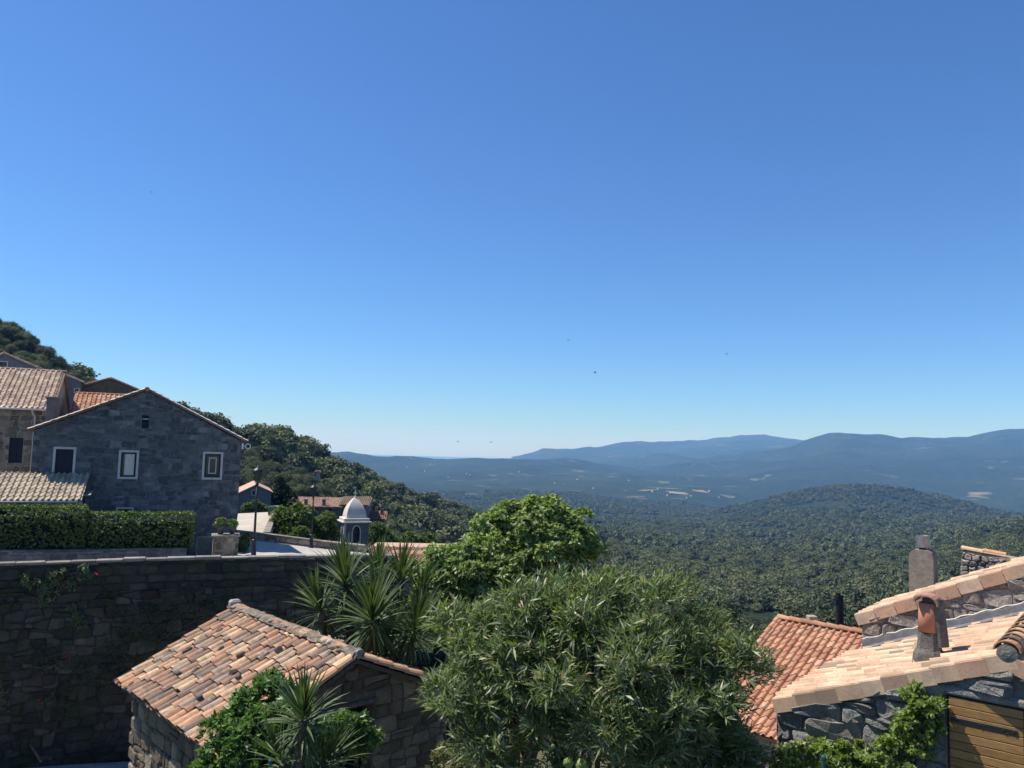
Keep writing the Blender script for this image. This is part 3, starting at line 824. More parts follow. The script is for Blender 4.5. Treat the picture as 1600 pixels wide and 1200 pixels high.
# ------------------------------------------------------------------ palette
MAT = {
    'wall_stone': stone_mat('dark mossy granite', [(0, (0.036, 0.034, 0.032)), (0.5, (0.06, 0.056, 0.05)), (0.85, (0.085, 0.078, 0.068)), (1, (0.13, 0.117, 0.097))], (0.16, 0.16, 0.13), 1.0, 7, 0.06, moss=0.75),
    'wall_core': stone_mat('dark wall joints', [(0, (0.042, 0.04, 0.036)), (1, (0.055, 0.052, 0.046))], None, 0.6, 9, 0.03, moss=0.5),
    'coping': stone_mat('pale coping stone', [(0, (0.20, 0.18, 0.15)), (1, (0.34, 0.31, 0.265))], (0.12, 0.12, 0.10), 0.9, 9, 0.05),
    'house_stone': stone_mat('grey house granite', [(0, (0.085, 0.09, 0.095)), (0.5, (0.13, 0.136, 0.142)), (0.9, (0.185, 0.19, 0.195)), (1, (0.26, 0.26, 0.255))], (0.30, 0.30, 0.29), 0.9, 8, 0.07),
    'house_core': plain_mat('grey lime joints', (0.16, 0.165, 0.17), 0.95, 0.1, 0.25, 4, 0.4),
    'beige_stone': stone_mat('ochre house stone', [(0, (0.12, 0.095, 0.07)), (0.5, (0.24, 0.195, 0.145)), (1, (0.34, 0.28, 0.21))], None, 0.5, 9, 0.03),
    'beige_core': plain_mat('ochre lime render', (0.33, 0.275, 0.205), 0.95, 0.1, 0.3, 2.5, 0.4),
    'hut_stone': stone_mat('brown field stone', [(0, (0.12, 0.10, 0.072)), (0.5, (0.205, 0.17, 0.12)), (0.85, (0.275, 0.23, 0.165)), (1, (0.34, 0.29, 0.215))], None, 1.0, 9, 0.07),
    'hut_core': plain_mat('earth mortar', (0.125, 0.105, 0.078), 0.98, 0.1, 0.35, 4, 0.6, 0, 0.03),
    'granite': stone_mat('rough grey granite', [(0, (0.28, 0.28, 0.27)), (0.5, (0.38, 0.375, 0.36)), (0.85, (0.47, 0.46, 0.435)), (1, (0.46, 0.41, 0.33))], (0.55, 0.55, 0.52), 1.0, 9, 0.20),
    'granite_core': plain_mat('grey cement joints', (0.17, 0.16, 0.14), 0.98, 0.1, 0.35, 5, 0.7, 0, 0.03),
    'warm_granite': stone_mat('pale warm granite', [(0, (0.30, 0.27, 0.235)), (0.5, (0.38, 0.345, 0.30)), (1, (0.46, 0.42, 0.37))], (0.58, 0.56, 0.52), 1.0, 9, 0.13),
    'warm_core': plain_mat('pale cement joints', (0.29, 0.265, 0.235), 0.98, 0.1, 0.3, 5, 0.6, 0, 0.02),
    'pebble': stone_mat('round brown field stone', [(0, (0.17, 0.135, 0.11)), (0.5, (0.31, 0.26, 0.215)), (1, (0.44, 0.38, 0.32))], None, 0.6, 8, 0.03),
    'old_tile': tile_mat('old canal tile', [(0, (0.20, 0.14, 0.10)), (0.18, (0.30, 0.18, 0.115)), (0.42, (0.38, 0.21, 0.125)), (0.58, (0.49, 0.25, 0.135)), (0.74, (0.58, 0.36, 0.21)), (0.88, (0.66, 0.45, 0.26)), (1, (0.30, 0.23, 0.19))], amount=0.78, lich=0.75),
    'old_pan': tile_mat('old channel tile', [(0, (0.20, 0.13, 0.10)), (0.5, (0.27, 0.16, 0.115)), (1, (0.33, 0.20, 0.14))], amount=0.8, island=True),
    'edge_tile': tile_mat('orange edge tile', [(0, (0.60, 0.30, 0.15)), (0.5, (0.66, 0.38, 0.20)), (1, (0.72, 0.47, 0.26))], amount=0.3, lich=0.25),
    'pale_tile': tile_mat('new pale clay tile', [(0, (0.24, 0.18, 0.13)), (0.10, (0.36, 0.25, 0.17)), (0.18, (0.52, 0.31, 0.20)), (0.4, (0.57, 0.37, 0.24)), (0.7, (0.61, 0.44, 0.29)), (1, (0.66, 0.50, 0.34))], amount=0.5, lich=0.2, dirt=(0.22, 0.17, 0.12)),
    'pale_pan': tile_mat('new pale pan', [(0, (0.45, 0.30, 0.20)), (1, (0.58, 0.40, 0.27))], amount=0.3, island=True, lich=0.1),
    'red_tile': tile_mat('red clay tile', [(0, (0.38, 0.17, 0.095)), (0.3, (0.49, 0.23, 0.13)), (0.7, (0.53, 0.275, 0.16)), (1, (0.56, 0.34, 0.21))], amount=0.5, lich=0.55, lichen=(0.40, 0.33, 0.25)),
    'village_tile': tile_mat('weathered village tile', [(0, (0.33, 0.22, 0.16)), (0.4, (0.44, 0.31, 0.23)), (0.8, (0.55, 0.41, 0.30)), (1, (0.60, 0.45, 0.31))], amount=0.35, lich=0.4),
    'beige_tile': tile_mat('beige weathered tile', [(0, (0.33, 0.26, 0.19)), (0.5, (0.45, 0.36, 0.26)), (1, (0.55, 0.46, 0.32))], amount=0.4, lich=0.4),
    'far_tile': tile_mat('far village tile', [(0, (0.38, 0.23, 0.15)), (0.5, (0.52, 0.34, 0.23)), (1, (0.60, 0.42, 0.29))], amount=0.35, island=True),
    'brown_tile': tile_mat('brown far tile', [(0, (0.26, 0.18, 0.13)), (0.5, (0.34, 0.24, 0.17)), (1, (0.42, 0.31, 0.22))], amount=0.4, island=True),
    'rust_tile': tile_mat('rust far tile', [(0, (0.34, 0.15, 0.10)), (1, (0.44, 0.22, 0.15))], amount=0.3, island=True),
    'sunlit_verge': tile_mat('sunlit edge tile', [(0, (0.78, 0.73, 0.66)), (1, (0.85, 0.82, 0.76))], amount=0.1, lich=0.1),  # sunlight on the gable edges painted into the tile colour
    'ridge_mortar': plain_mat('lichened ridge mortar', (0.27, 0.235, 0.185), 0.98, 0.1, 0.55, 9, 1.0, 0, 0.04),
    'cement': plain_mat('grey cement', (0.30, 0.285, 0.255), 0.95, 0.15, 0.3, 6, 0.5, 0, 0.02),
    'flue_stone': plain_mat('roughcast chimney', (0.30, 0.265, 0.225), 0.98, 0.1, 0.3, 12, 1.0, 0, 0.04),
    'terracotta': plain_mat('terracotta', (0.50, 0.21, 0.12), 0.75, 0.3, 0.15, 5, 0.1),
    'steel': plain_mat('dull stainless steel', (0.36, 0.34, 0.31), 0.48, 0.5, 0.25, 9, 0.15, 0.85),
    'zinc': plain_mat('lead flashing', (0.14, 0.14, 0.145), 0.75, 0.3, 0.35, 7, 0.5, 0.0),
    'trim': plain_mat('pale window surround', (0.52, 0.50, 0.46), 0.8, 0.2, 0.15, 5, 0.15),
    'white': plain_mat('white lime render', (0.72, 0.68, 0.60), 0.85, 0.2, 0.12, 3, 0.15),
    'dome': plain_mat('pale dome render', (0.56, 0.52, 0.45), 0.85, 0.2, 0.18, 3, 0.15),
    'slate_render': plain_mat('grey tower render', (0.15, 0.145, 0.14), 0.9, 0.1, 0.25, 3, 0.3),
    'frame': plain_mat('dark window frame', (0.03, 0.027, 0.026), 0.5, 0.4, 0.2, 8, 0.1),
    'shutter': plain_mat('dark painted shutter', (0.018, 0.022, 0.032), 0.6, 0.3, 0.2, 8, 0.1),
    'curtain': plain_mat('cream curtain', (0.75, 0.66, 0.55), 0.9, 0.1, 0.1, 8, 0.1),
    'iron': plain_mat('black iron', (0.012, 0.013, 0.016), 0.45, 0.5, 0.3, 12, 0.1),
    'grey_iron': plain_mat('grey painted iron', (0.10, 0.11, 0.115), 0.5, 0.5, 0.2, 12, 0.1),
    'asphalt': plain_mat('pale worn road', (0.40, 0.37, 0.325), 0.95, 0.15, 0.14, 1.2, 0.25, 0, 0.01),
    'concrete': plain_mat('pale concrete yard', (0.44, 0.39, 0.32), 0.95, 0.15, 0.18, 0.9, 0.25, 0, 0.01),
    'lane': plain_mat('stony lane', (0.36, 0.335, 0.29), 0.96, 0.1, 0.4, 1.6, 0.8, 0, 0.05),
    'bin': plain_mat('green plastic bin', (0.03, 0.10, 0.06), 0.5, 0.4, 0.15, 6, 0.05),
    'bark': plain_mat('grey bark', (0.11, 0.09, 0.07), 0.95, 0.1, 0.4, 14, 1.0, 0, 0.02),
    'pale_bark': plain_mat('dry yucca trunk', (0.15, 0.12, 0.085), 0.95, 0.1, 0.4, 14, 1.0, 0, 0.02),
    'dark': plain_mat('painted interior shade', (0.012, 0.012, 0.012), 0.9, 0.1, 0.1, 3, 0.1),  # near-black in place of the shade inside hedges and doorway
    'pole': plain_mat('tarred pole', (0.02, 0.021, 0.023), 0.8, 0.2, 0.3, 8, 0.3),
}
g = Nodes('window glass')
MAT['glass'] = g.done(g.principled((0.012, 0.015, 0.02), 0.08, 0.6))
g = Nodes('lamp glass')
MAT['lamp_glass'] = g.done(g.principled((0.05, 0.055, 0.06), 0.25, 0.5))
N = Nodes('oiled door boards'); P = N.pos()
st = N.n('Mapping'); st.inputs['Scale'].default_value = (3.0, 3.0, 26.0); N.l(P, st.inputs[0])
gr = N.noise(st.outputs[0], 3.0, 6, 0.65, 0.6)
c = N.mix(1.0, N.ramp(N.objrand(), [(0, (0.27, 0.145, 0.05)), (1, (0.36, 0.205, 0.08))]), N.ramp(gr, [(0.3, (0.62, 0.58, 0.52)), (0.7, (1.2, 1.2, 1.15))]), 'MULTIPLY')
MAT['wood'] = N.done(N.principled(c, 0.6, 0.3, gr, 0.2, 0.006))
N = Nodes('weathered timber'); P = N.pos()
MAT['old_wood'] = N.done(N.principled(N.ramp(N.noise(P, 14, 5, 0.7, 0.5), [(0.3, (0.07, 0.06, 0.048)), (0.7, (0.17, 0.15, 0.12))]), 0.95, 0.1, N.noise(P, 30, 5, 0.7), 0.6, 0.02))

LEAF = {
    'oak': leaf_mat('holm oak leaves', [(0, (0.038, 0.052, 0.026)), (0.35, (0.08, 0.098, 0.045)), (0.7, (0.118, 0.136, 0.062)), (0.92, (0.165, 0.175, 0.085)), (1, (0.18, 0.165, 0.09))], 0.18, 0.6, 0.3, (1.2, 1.4, .5), True, True),
    'bush': leaf_mat('light bush leaves', [(0, (0.06, 0.09, 0.028)), (0.5, (0.11, 0.155, 0.045)), (1, (0.18, 0.22, 0.075))], 0.3, 0.55, 0.3),
    'fig': leaf_mat('glossy pale edged leaves', [(0, (0.085, 0.135, 0.03)), (0.4, (0.155, 0.22, 0.058)), (0.7, (0.25, 0.31, 0.10)), (1, (0.50, 0.52, 0.27))], 0.40, 0.5, 0.35),
    'oleander': leaf_mat('oleander leaves', [(0, (0.07, 0.105, 0.042)), (0.4, (0.135, 0.18, 0.078)), (0.8, (0.215, 0.26, 0.125)), (0.95, (0.36, 0.38, 0.21)), (1, (0.40, 0.28, 0.17))], 0.36, 0.42, 0.5, (1.3, 1.45, .5)),
    'yucca': leaf_mat('yucca blades', [(0, (0.05, 0.08, 0.03)), (0.6, (0.09, 0.13, 0.05)), (1, (0.15, 0.18, 0.075))], 0.25, 0.5, 0.3, (1.3, 1.5, .5), True),
    'dry': leaf_mat('dry yucca blades', [(0, (0.16, 0.12, 0.06)), (1, (0.28, 0.22, 0.12))], 0.2, 0.7, 0.2, (1, 1, .8), True),
    'shrub': leaf_mat('broad shrub leaves', [(0, (0.05, 0.095, 0.02)), (0.5, (0.095, 0.17, 0.04)), (1, (0.18, 0.26, 0.075))], 0.35, 0.42, 0.5),
    'vine': leaf_mat('creeper leaves', [(0, (0.10, 0.16, 0.03)), (0.5, (0.18, 0.245, 0.055)), (1, (0.31, 0.36, 0.11))], 0.38, 0.45, 0.4),
    'hedge': leaf_mat('clipped hedge leaves', [(0, (0.045, 0.08, 0.022)), (0.5, (0.10, 0.15, 0.04)), (1, (0.19, 0.24, 0.075))], 0.25, 0.5, 0.4),
    'wallplant': leaf_mat('pale wall plant', [(0, (0.10, 0.13, 0.06)), (1, (0.20, 0.24, 0.12))], 0.3, 0.5, 0.3),
    'flower': leaf_mat('red petals', [(0, (0.42, 0.03, 0.05)), (1, (0.6, 0.10, 0.10))], 0.3, 0.6, 0.2, (1, .6, .6)),
    'cypress': leaf_mat('cypress sprays', [(0, (0.016, 0.03, 0.016)), (1, (0.035, 0.052, 0.024))], 0.1, 0.7, 0.2),
    'grass': leaf_mat('dry grass', [(0, (0.10, 0.12, 0.04)), (1, (0.24, 0.21, 0.10))], 0.3, 0.7, 0.2),
}

# ------------------------------------------------------------------ the wood on the slopes
def crown_mesh(name, seed, n_clump, k, size, mat, rx=1.0, rz=0.8, core=True, spread=(0.7, 1.65)):
    rng = np.random.default_rng(seed)
    blobs = [((0, 0, 0.0), (rx * .72, rx * .72, rz * .7))]
    for i in range(10):
        a = rng.uniform(0, 6.28); e = rng.uniform(-.3, 1.1)
        blobs.append(((math.cos(a) * .58 * rx * math.cos(e), math.sin(a) * .58 * rx * math.cos(e), .5 * rz * math.sin(e) + .05), (rng.uniform(.24, .46) * rx,) * 2 + (rng.uniform(.24, .42) * rz,)))
    P, A = blob_points(blobs, n_clump, rng, 0.3, -0.5, 0.4)
    P = P + A * rng.exponential(.055, (len(P), 1)) + rng.normal(size=P.shape) * .03
    V, F = rosettes(P, A, k, size, size * .85, spread, rng, 0.05, 0.25)
    if core:
        bm = bmesh.new(); bmesh.ops.create_icosphere(bm, subdivisions=2, radius=1)
        cv = np.array([v.co[:] for v in bm.verts]); cf = np.array([[q.index for q in f.verts] for f in bm.faces]); bm.free()
        cv = cv * (rx * .70, rx * .70, rz * .62) * (1 + .12 * rng.normal(size=(len(cv), 1)))
        cf = np.concatenate([cf, cf[:, 2:]], 1)
        me = bpy.data.meshes.new(name)
        n0 = len(V)
        me.from_pydata(np.concatenate([V, cv]).tolist(), [], F.tolist() + [tuple(f[:3]) for f in (cf + n0).tolist()])
        me.materials.append(mat); me.update()
        return me
    return fast_mesh(name, V, F, mat)

near_crowns = [crown_mesh('crown', 40 + i, 1900, 3, 0.085, LEAF['oak'], 1.0, rz) for i, rz in enumerate((0.8, 0.72, 0.95, 0.85))]
mid_crowns = [crown_mesh('mid crown', 60 + i, 260, 2, 0.22, LEAF['oak'], 1.0, rz) for i, rz in enumerate((0.8, 0.7, 0.95))]
far_crowns = [crown_mesh('far crown', 80 + i, 60, 2, 0.42, LEAF['oak'], 1.0, rz) for i, rz in enumerate((0.8, 0.7, 0.9))]
tm = MB(); tm.tube([(0, 0, -1.6), (.05, .03, -.9), (-.03, .05, -.4), (.04, 0, .2)], [.075, .06, .05, .03], 6)
tm.tube([(-.03, .05, -.5), (.25, .1, -.1), (.4, .15, .2)], [.04, .03, .015], 5); tm.tube([(0, .02, -.6), (-.25, -.1, -.2), (-.42, -.12, .15)], [.04, .03, .015], 5)
trunk_me = new_mesh('trunk', tm.v, tm.f, MAT['bark'])

# sight test: highest canopy slope met so far along every bearing
TAN = (ZZ + 6.0 * np.clip((YY - 60) / 60, 0, 1)) / YY
RUN = np.maximum.accumulate(TAN, axis=1)
def in_sight(x, y, z, h, margin):
    u = 800 + FOC * x / y
    i = np.clip(((u - U[0]) / (U[1] - U[0])).astype(int), 0, NU - 1); j = np.clip(((np.log(y) - LV[0]) / (LV[1] - LV[0])).astype(int) - 3, 0, NV - 1)
    return (z + h) / y > RUN[i, j] - margin

CLEAR = []                                                            # (x, y, radius) kept free for houses and yards
def scatter(y0, y1, spacing, seed):
    rng = np.random.default_rng(seed)
    a = (1760 / FOC) * .5 * (y1 * y1 - y0 * y0); n = int(a / spacing ** 2)
    y = np.sqrt(rng.uniform(y0 * y0, y1 * y1, n)); u = rng.uniform(-80, 1680, n)
    return y * (u - 800) / FOC, y, u, rng
for (px, py, Y, r) in ((400, 790, 85, 10), (512, 800, 108, 14), (588, 808, 112, 7), (500, 737, 235, 3), (548, 850, 57, 9), (630, 860, 64, 9), (400, 820, 60, 10)):
    q = at_y(px, py, Y); CLEAR.append((q.x, q.y, r))
def cleared(x, y):
    k = np.ones(len(x), bool)
    for cx, cy, r in CLEAR:
        k &= (x - cx) ** 2 + (y - cy) ** 2 > r * r
        k &= ~((np.abs(x - cx * y / cy) < r * .8) & (y < cy) & (y > cy - 26))     # keep the view to each house open
    return k

x, y, u, rng = scatter(46, 270, 5.2, 21)
z = land_z(x, y)
keep = ((y > 64) | (u > 690)) & in_sight(x, y, z, 7, 0.012) & cleared(x, y) & ~((x < -14) & (y < 100) & (u < 330)) & ~((np.abs(u - 400) < 60) & (y < 100))
x, y, z, u = x[keep], y[keep], z[keep], u[keep]
order = np.argsort(y)
x, y, z, u = x[order], y[order], z[order], u[order]
IND = 290
tree_rng = random.Random(5)
left_label = 'round dark green oak in the wood covering the hillside behind the village houses'
right_label = 'round dark green oak on the wooded slope falling away below the houses'
for i in range(min(IND, len(x))):
    s = tree_rng.uniform(1.9, 3.4); zz = z[i] + s * .55 + 1.0
    M = Matrix.Translation((x[i], y[i], zz)) @ Matrix.Rotation(tree_rng.uniform(0, 6.28), 4, 'Z') @ Matrix.Diagonal((s, s, s * tree_rng.uniform(.85, 1.2), 1))
    t = thing('oak_tree', left_label if u[i] < 720 else right_label, 'tree', Matrix.Translation((x[i], y[i], z[i])), 'oaks on the hillside behind the houses' if u[i] < 720 else 'oaks on the slope below the houses')
    link('trunk', trunk_me, t, M)
    link('crown', near_crowns[tree_rng.randrange(4)], t, M)

def gn_instances(name, pts, scl, rot, meshes, label):
    """one object that stands a crown on every point"""
    me = bpy.data.meshes.new(name + ' points')
    me.vertices.add(len(pts)); me.vertices.foreach_set('co', np.asarray(pts, np.float32).ravel())
    for nm, tp, arr in (('scl', 'FLOAT', scl), ('rot', 'FLOAT', rot)):
        at = me.attributes.new(nm, tp, 'POINT'); at.data.foreach_set('value', np.asarray(arr, np.float32))
    o = tag(link(name, me), label, kind='stuff')
    coll = bpy.data.collections.new(name + ' kinds')
    for i, m in enumerate(meshes): coll.objects.link(bpy.data.objects.new('%s kind %d' % (name, i), m))
    ng = bpy.data.node_groups.new(name, 'GeometryNodeTree')
    ng.interface.new_socket('Geometry', in_out='INPUT', socket_type='NodeSocketGeometry')
    ng.interface.new_socket('Geometry', in_out='OUTPUT', socket_type='NodeSocketGeometry')
    n, l = ng.nodes, ng.links
    gi, go = n.new('NodeGroupInput'), n.new('NodeGroupOutput')
    ci = n.new('GeometryNodeCollectionInfo'); ci.inputs['Collection'].default_value = coll; ci.inputs['Separate Children'].default_value = True; ci.inputs['Reset Children'].default_value = True
    ip = n.new('GeometryNodeInstanceOnPoints'); ip.inputs['Pick Instance'].default_value = True
    a = n.new('GeometryNodeInputNamedAttribute'); a.data_type = 'FLOAT'; a.inputs['Name'].default_value = 'scl'
    b = n.new('GeometryNodeInputNamedAttribute'); b.data_type = 'FLOAT'; b.inputs['Name'].default_value = 'rot'
    cx = n.new('ShaderNodeCombineXYZ')
    mtp = n.new('GeometryNodeMeshToPoints')
    l.new(gi.outputs[0], mtp.inputs['Mesh']); l.new(mtp.outputs[0], ip.inputs['Points'])
    l.new(ci.outputs[0], ip.inputs['Instance']); l.new(b.outputs['Attribute'], cx.inputs[2]); l.new(cx.outputs[0], ip.inputs['Rotation'])
    l.new(a.outputs['Attribute'], ip.inputs['Scale']); l.new(ip.outputs[0], go.inputs[0])
    md = o.modifiers.new('stand', 'NODES'); md.node_group = ng
    return o

PT, SC, RT = [], [], []
def add_pts(x, y, z, s, rng):
    PT.append(np.stack([x, y, z + s * .5], 1)); SC.append(s); RT.append(rng.uniform(0, 6.28, len(x)))
if len(x) > IND:
    add_pts(x[IND:], y[IND:], z[IND:], rng.uniform(1.9, 3.6, len(x) - IND), rng)
gn_instances('near_wood', np.concatenate(PT), np.concatenate(SC), np.concatenate(RT), near_crowns, 'oak wood closing round the village houses') if PT else None
PT, SC, RT = [], [], []
x, y, u, rng = scatter(270, 800, 7.2, 22); z = land_z(x, y)
k = in_sight(x, y, z, 7, 0.006) & cleared(x, y); x, y, z = x[k], y[k], z[k]
gap = fbm(x / 60, y / 60, 3, 31) > -0.16; x, y, z = x[gap], y[gap], z[gap]
add_pts(x, y, z, 1.6 + 5.2 * rng.random(len(x)) ** 2.0, rng)
gn_instances('wood', np.concatenate(PT), np.concatenate(SC), np.concatenate(RT), mid_crowns, 'dense oak wood covering the near slopes')
PT, SC, RT = [], [], []
x, y, u, rng = scatter(800, 3300, 10.0, 23); z = land_z(x, y)
k = in_sight(x, y, z, 8, 0.004); x, y, z = x[k], y[k], z[k]
gap = fbm(x / 130, y / 130, 4, 33) > -0.13; x, y, z = x[gap], y[gap], z[gap]
add_pts(x, y, z, 1.9 + 5.6 * rng.random(len(x)) ** 2.2, rng)
gn_instances('far_wood', np.concatenate(PT), np.concatenate(SC), np.concatenate(RT), far_crowns, 'dense wood over the round hill and the valley')

# ------------------------------------------------------------------ the road terrace and its great wall
Z_COP = -5.0
cop_px = [(-140, 885), (0, 880), (65, 877.5), (130, 875.5), (190, 873.5), (250, 872), (315, 870.5), (380, 869), (440, 868), (500, 867.5), (560, 867), (620, 867)]
COP = [at_z(a, b, Z_COP) for a, b in cop_px]
arc = [0.0]
for i in range(1, len(COP)): arc.append(arc[-1] + (COP[i] - COP[i - 1]).length)
def cop_at(s):
    i = max(0, min(len(arc) - 2, int(np.searchsorted(arc, s) - 1)))
    t = (s - arc[i]) / (arc[i + 1] - arc[i]); p = COP[i].lerp(COP[i + 1], t)
    d0 = (COP[min(i + 1, len(COP) - 1)] - COP[max(i, 0)]).normalized()
    j = min(i + 1, len(COP) - 2); k = max(i - 1, 0)
    d1 = (COP[j + 1] - COP[j]).normalized(); d2 = (COP[k + 1] - COP[k]).normalized()
    d = (d0.lerp(d1, max(0, t - .5)) if t > .5 else d0.lerp(d2, .5 - t)).normalized()
    return p, d
S_END = arc[-1]; WALL_H = 8.2
rw = thing('retaining_wall', 'tall dark curving stone wall holding up the road behind the tiled hut', 'wall', Matrix.Translation((COP[4].x, COP[4].y, -13)))
core = MB(); nS = 60
vs, fs = [], []
for i in range(nS + 1):
    p, d = cop_at(S_END * i / nS); n = Vector((d.y, -d.x, 0))
    for (w, z) in ((0.0, -.12), (0.0, -WALL_H), (-.55, -WALL_H), (-.55, -.12)): vs.append(p + n * w + Vector((0, 0, z)))
for i in range(nS):
    for k in range(4): fs.append((4 * i + k, 4 * i + (k + 1) % 4, 4 * i + 4 + (k + 1) % 4, 4 * i + 4 + k))
core.add(vs, fs).build('wall_core', MAT['wall_core'], rw)
# stones: squared courses below the coping, rubble beneath
top_cells = courses([(0, -1.30), (S_END, -1.30), (S_END, -.12), (0, -.12)], 0.85, 0.36, seed=4, vary=.25)
low_cells = masonry([(0, -WALL_H), (S_END, -WALL_H), (S_END, -1.30), (0, -1.30)], 0.58, 0.36, seed=9, wave=.35)
r = random.Random(4); rest = MB(); count = 0
def s_of(px): return float(np.interp(px, [a for a, b in cop_px], arc))
vis = []
for c in top_cells + low_cells:
    cu = sum(p[0] for p in c) / len(c); cv = sum(p[1] for p in c) / len(c)
    seen = s_of(-20) < cu < s_of(540) and not (cu > s_of(230) and cv < -4.2) and not (cu > s_of(330) and cv < -2.2)
    vis.append((0 if seen else 1, -abs(area(c)), c, cu))
vis.sort(key=lambda t: t[:2])
for k, (h, a, c, cu) in enumerate(vis):
    (u, v), gv, gf = stone_geo(c, 0.07, 0.012, r, 1.3)
    p, d = cop_at(u); n = Vector((d.y, -d.x, 0))
    B = basis(p, d, (0, 0, 1), n) @ Matrix.Translation((0, v, 0))
    if k < 300: link('stone', new_mesh('stone', gv, gf, MAT['wall_stone']), rw, B)
    else: rest.add(gv, gf, B)
MAT['wall_stone_i'] = stone_mat('dark mossy granite remainder', [(0, (0.045, 0.043, 0.04)), (0.5, (0.075, 0.07, 0.062)), (1, (0.13, 0.117, 0.097))], (0.16, 0.16, 0.13), 1.0, 7, 0.06, True, 0.75)
tag(rest.build('stone_remainder', MAT['wall_stone_i'], rw), kind='stuff')
s = 0.0; r = random.Random(8)
while s < S_END - .1:
    L = r.uniform(.8, 1.3); L = min(L, S_END - s)
    p, d = cop_at(s + L / 2); n = Vector((d.y, -d.x, 0))
    m = MB().bevbox((-L / 2 + .006, -.40, -.12), (L / 2 - .006, r.uniform(.03, .07), r.uniform(-.035, .03)), .02)
    m.build('coping_stone', MAT['coping'], rw, basis(p, d, (-n.x, -n.y, 0), (0, 0, 1)) @ Matrix.Diagonal((1, -1, 1, 1)))
    s += L

# road, yard and lane
def strip(name, A, B, mat, label, k=1):
    n = len(A); m = MB()
    m.add(list(A) + list(B), [(i, i + 1, n + i + 1, n + i) for i in range(n - 1)])
    return tag(m.build(name, mat), label, kind='structure')
front = [cop_at(S_END * i / 24)[0] + Vector((0, 0, float(np.interp(S_END * i / 24, [s_of(300), s_of(385)], [-1.0, -.22])))) + Vector((-cop_at(S_END * i / 24)[1].y, cop_at(S_END * i / 24)[1].x, 0)) * .54 for i in range(25)]
back_px = [(-260, 0, 35.0, -6.1), (0, 0, 35.4, -6.1), (310, 0, 38.2, -6.0), (372, 841, 50, None), (430, 848, 50.5, None), (500, 857, 51, None), (570, 864, 51.5, None), (640, 868, 50, None)]
BK = []
for (a, b, Y, Z) in back_px:
    p = at_y(a, b, Y) if Z is None else Vector((Y * (a - 800) / FOC, Y, Z))
    BK.append(p)
bx_ = [800 + FOC * p.x / p.y for p in BK]
back = []
for p in front:
    a = 800 + FOC * p.x / p.y
    back.append(Vector(tuple(float(np.interp(a, bx_, [q[k] for q in BK])) for k in range(3))))
strip('road', front, back, MAT['asphalt'], 'pale sunlit road curving past the stone house')
yard = [Vector((-46, 35.2, -6.12)), Vector((-15.4, 38.2, -6.05)), Vector((-14.2, 49, -6.4)), Vector((-46, 64, -6.1))]
m = MB(); m.add(yard, [(0, 1, 2, 3)]); tag(m.build('yard', MAT['concrete']), kind='structure', label='yard under the village houses')
fc = [at_y(366, 838, 51.2), at_y(421, 843, 51.4), at_y(434, 799, 72), at_y(372, 802, 72)]
m = MB(); m.add([p - Vector((0, 0, .02)) for p in fc], [(0, 1, 2, 3)]); tag(m.build('pavement', MAT['concrete']), kind='structure', label='sunlit concrete forecourt beyond the road')
la = [Vector((-34, 32.4, -13.2)), Vector((-19.5, 31.6, -13.05)), Vector((-12, 33.5, -13.15))]
lb = [Vector((-34, 24.5, -11.6)), Vector((-14.5, 25, -11.7)), Vector((-9, 27, -12.1))]
strip('lane', lb, la, MAT['lane'], 'stony lane at the foot of the tall wall')

# parapet beyond the road
def low_wall(name, label, pts, h, th, mat, capmat, su=.5, sv=.25, seed=3, core_mat=None):
    """low masonry wall along a polyline of base points"""
    t = thing(name, label, 'wall', Matrix.Translation(pts[0]))
    for i in range(len(pts) - 1):
        p, q = Vector(pts[i]), Vector(pts[i + 1]); d = (q - p); L = d.length; d.normalize()
        n = Vector((d.y, -d.x, 0)).normalized(); up = n.cross(d) * -1
        up = d.cross(n) * -1 if d.cross(n).z < 0 else d.cross(n)
        n2 = d.cross(up)
        B = basis(p, d, up, n2)
        MB().box((0, -.3, -th), (L, h, 0)).build('wall_core', core_mat or MAT['granite_core'], t, B)
        lay(t, B, courses([(0, -.2), (L, -.2), (L, h), (0, h)], su, sv, seed=seed + i), mat, .03, .012, seed, 300)
        MB().bevbox((-.02, h, -th - .04), (L + .02, h + .09, .07), .02).build('coping', capmat, t, B)
    return t
low_wall('parapet', 'low sunlit stone parapet along the far side of the road', [BK[3] + Vector((-.3, .1, -.15)), BK[4] + Vector((0, .1, -.15)), BK[5] + Vector((0, .1, -.15)), BK[6] + Vector((0, .1, -.15))], 0.55, .4, MAT['pebble'], MAT['coping'], .55, .25)
low_wall('ramp_wall', 'short sloping stone wall edging the sunlit forecourt', [at_y(420, 845, 51.8), at_y(435, 800, 71)], 0.5, .35, MAT['pebble'], MAT['coping'], .7, .3, 7)

# ------------------------------------------------------------------ big gabled stone house
WIN = {k: MAT[k] for k in ('trim', 'frame', 'glass', 'curtain')}
g_dir = Vector((.927, .375, 0)).normalized(); g_n = Vector((g_dir.y, -g_dir.x, 0))
O_G = at_y(376, 800, 42.0)
def guv(px, py):
    p = on_wall(px, py, O_G, g_dir) - O_G
    return p.dot(g_dir), p.z
G0 = Vector((O_G.x, O_G.y, 0)); BG = basis(G0, g_dir, (0, 0, 1), g_n)
def gp(px, py):
    p = on_wall(px, py, G0, g_dir); return ((p - G0).dot(g_dir), p.z)
gl, ga, gr_ = gp(53, 669), gp(230, 608), gp(379, 687)
house = thing('stone_house', 'large grey stone house with a plain gable and three pale framed windows', 'house', Matrix.Translation(G0 + Vector((0, 0, -5.5))))
uL, uR = gl[0], gr_[0] - .05
gable = [(uL, -6.0), (uR, -6.0), (uR, gr_[1] - .1), (ga[0], ga[1] - .08), (uL, gl[1] - .1)]
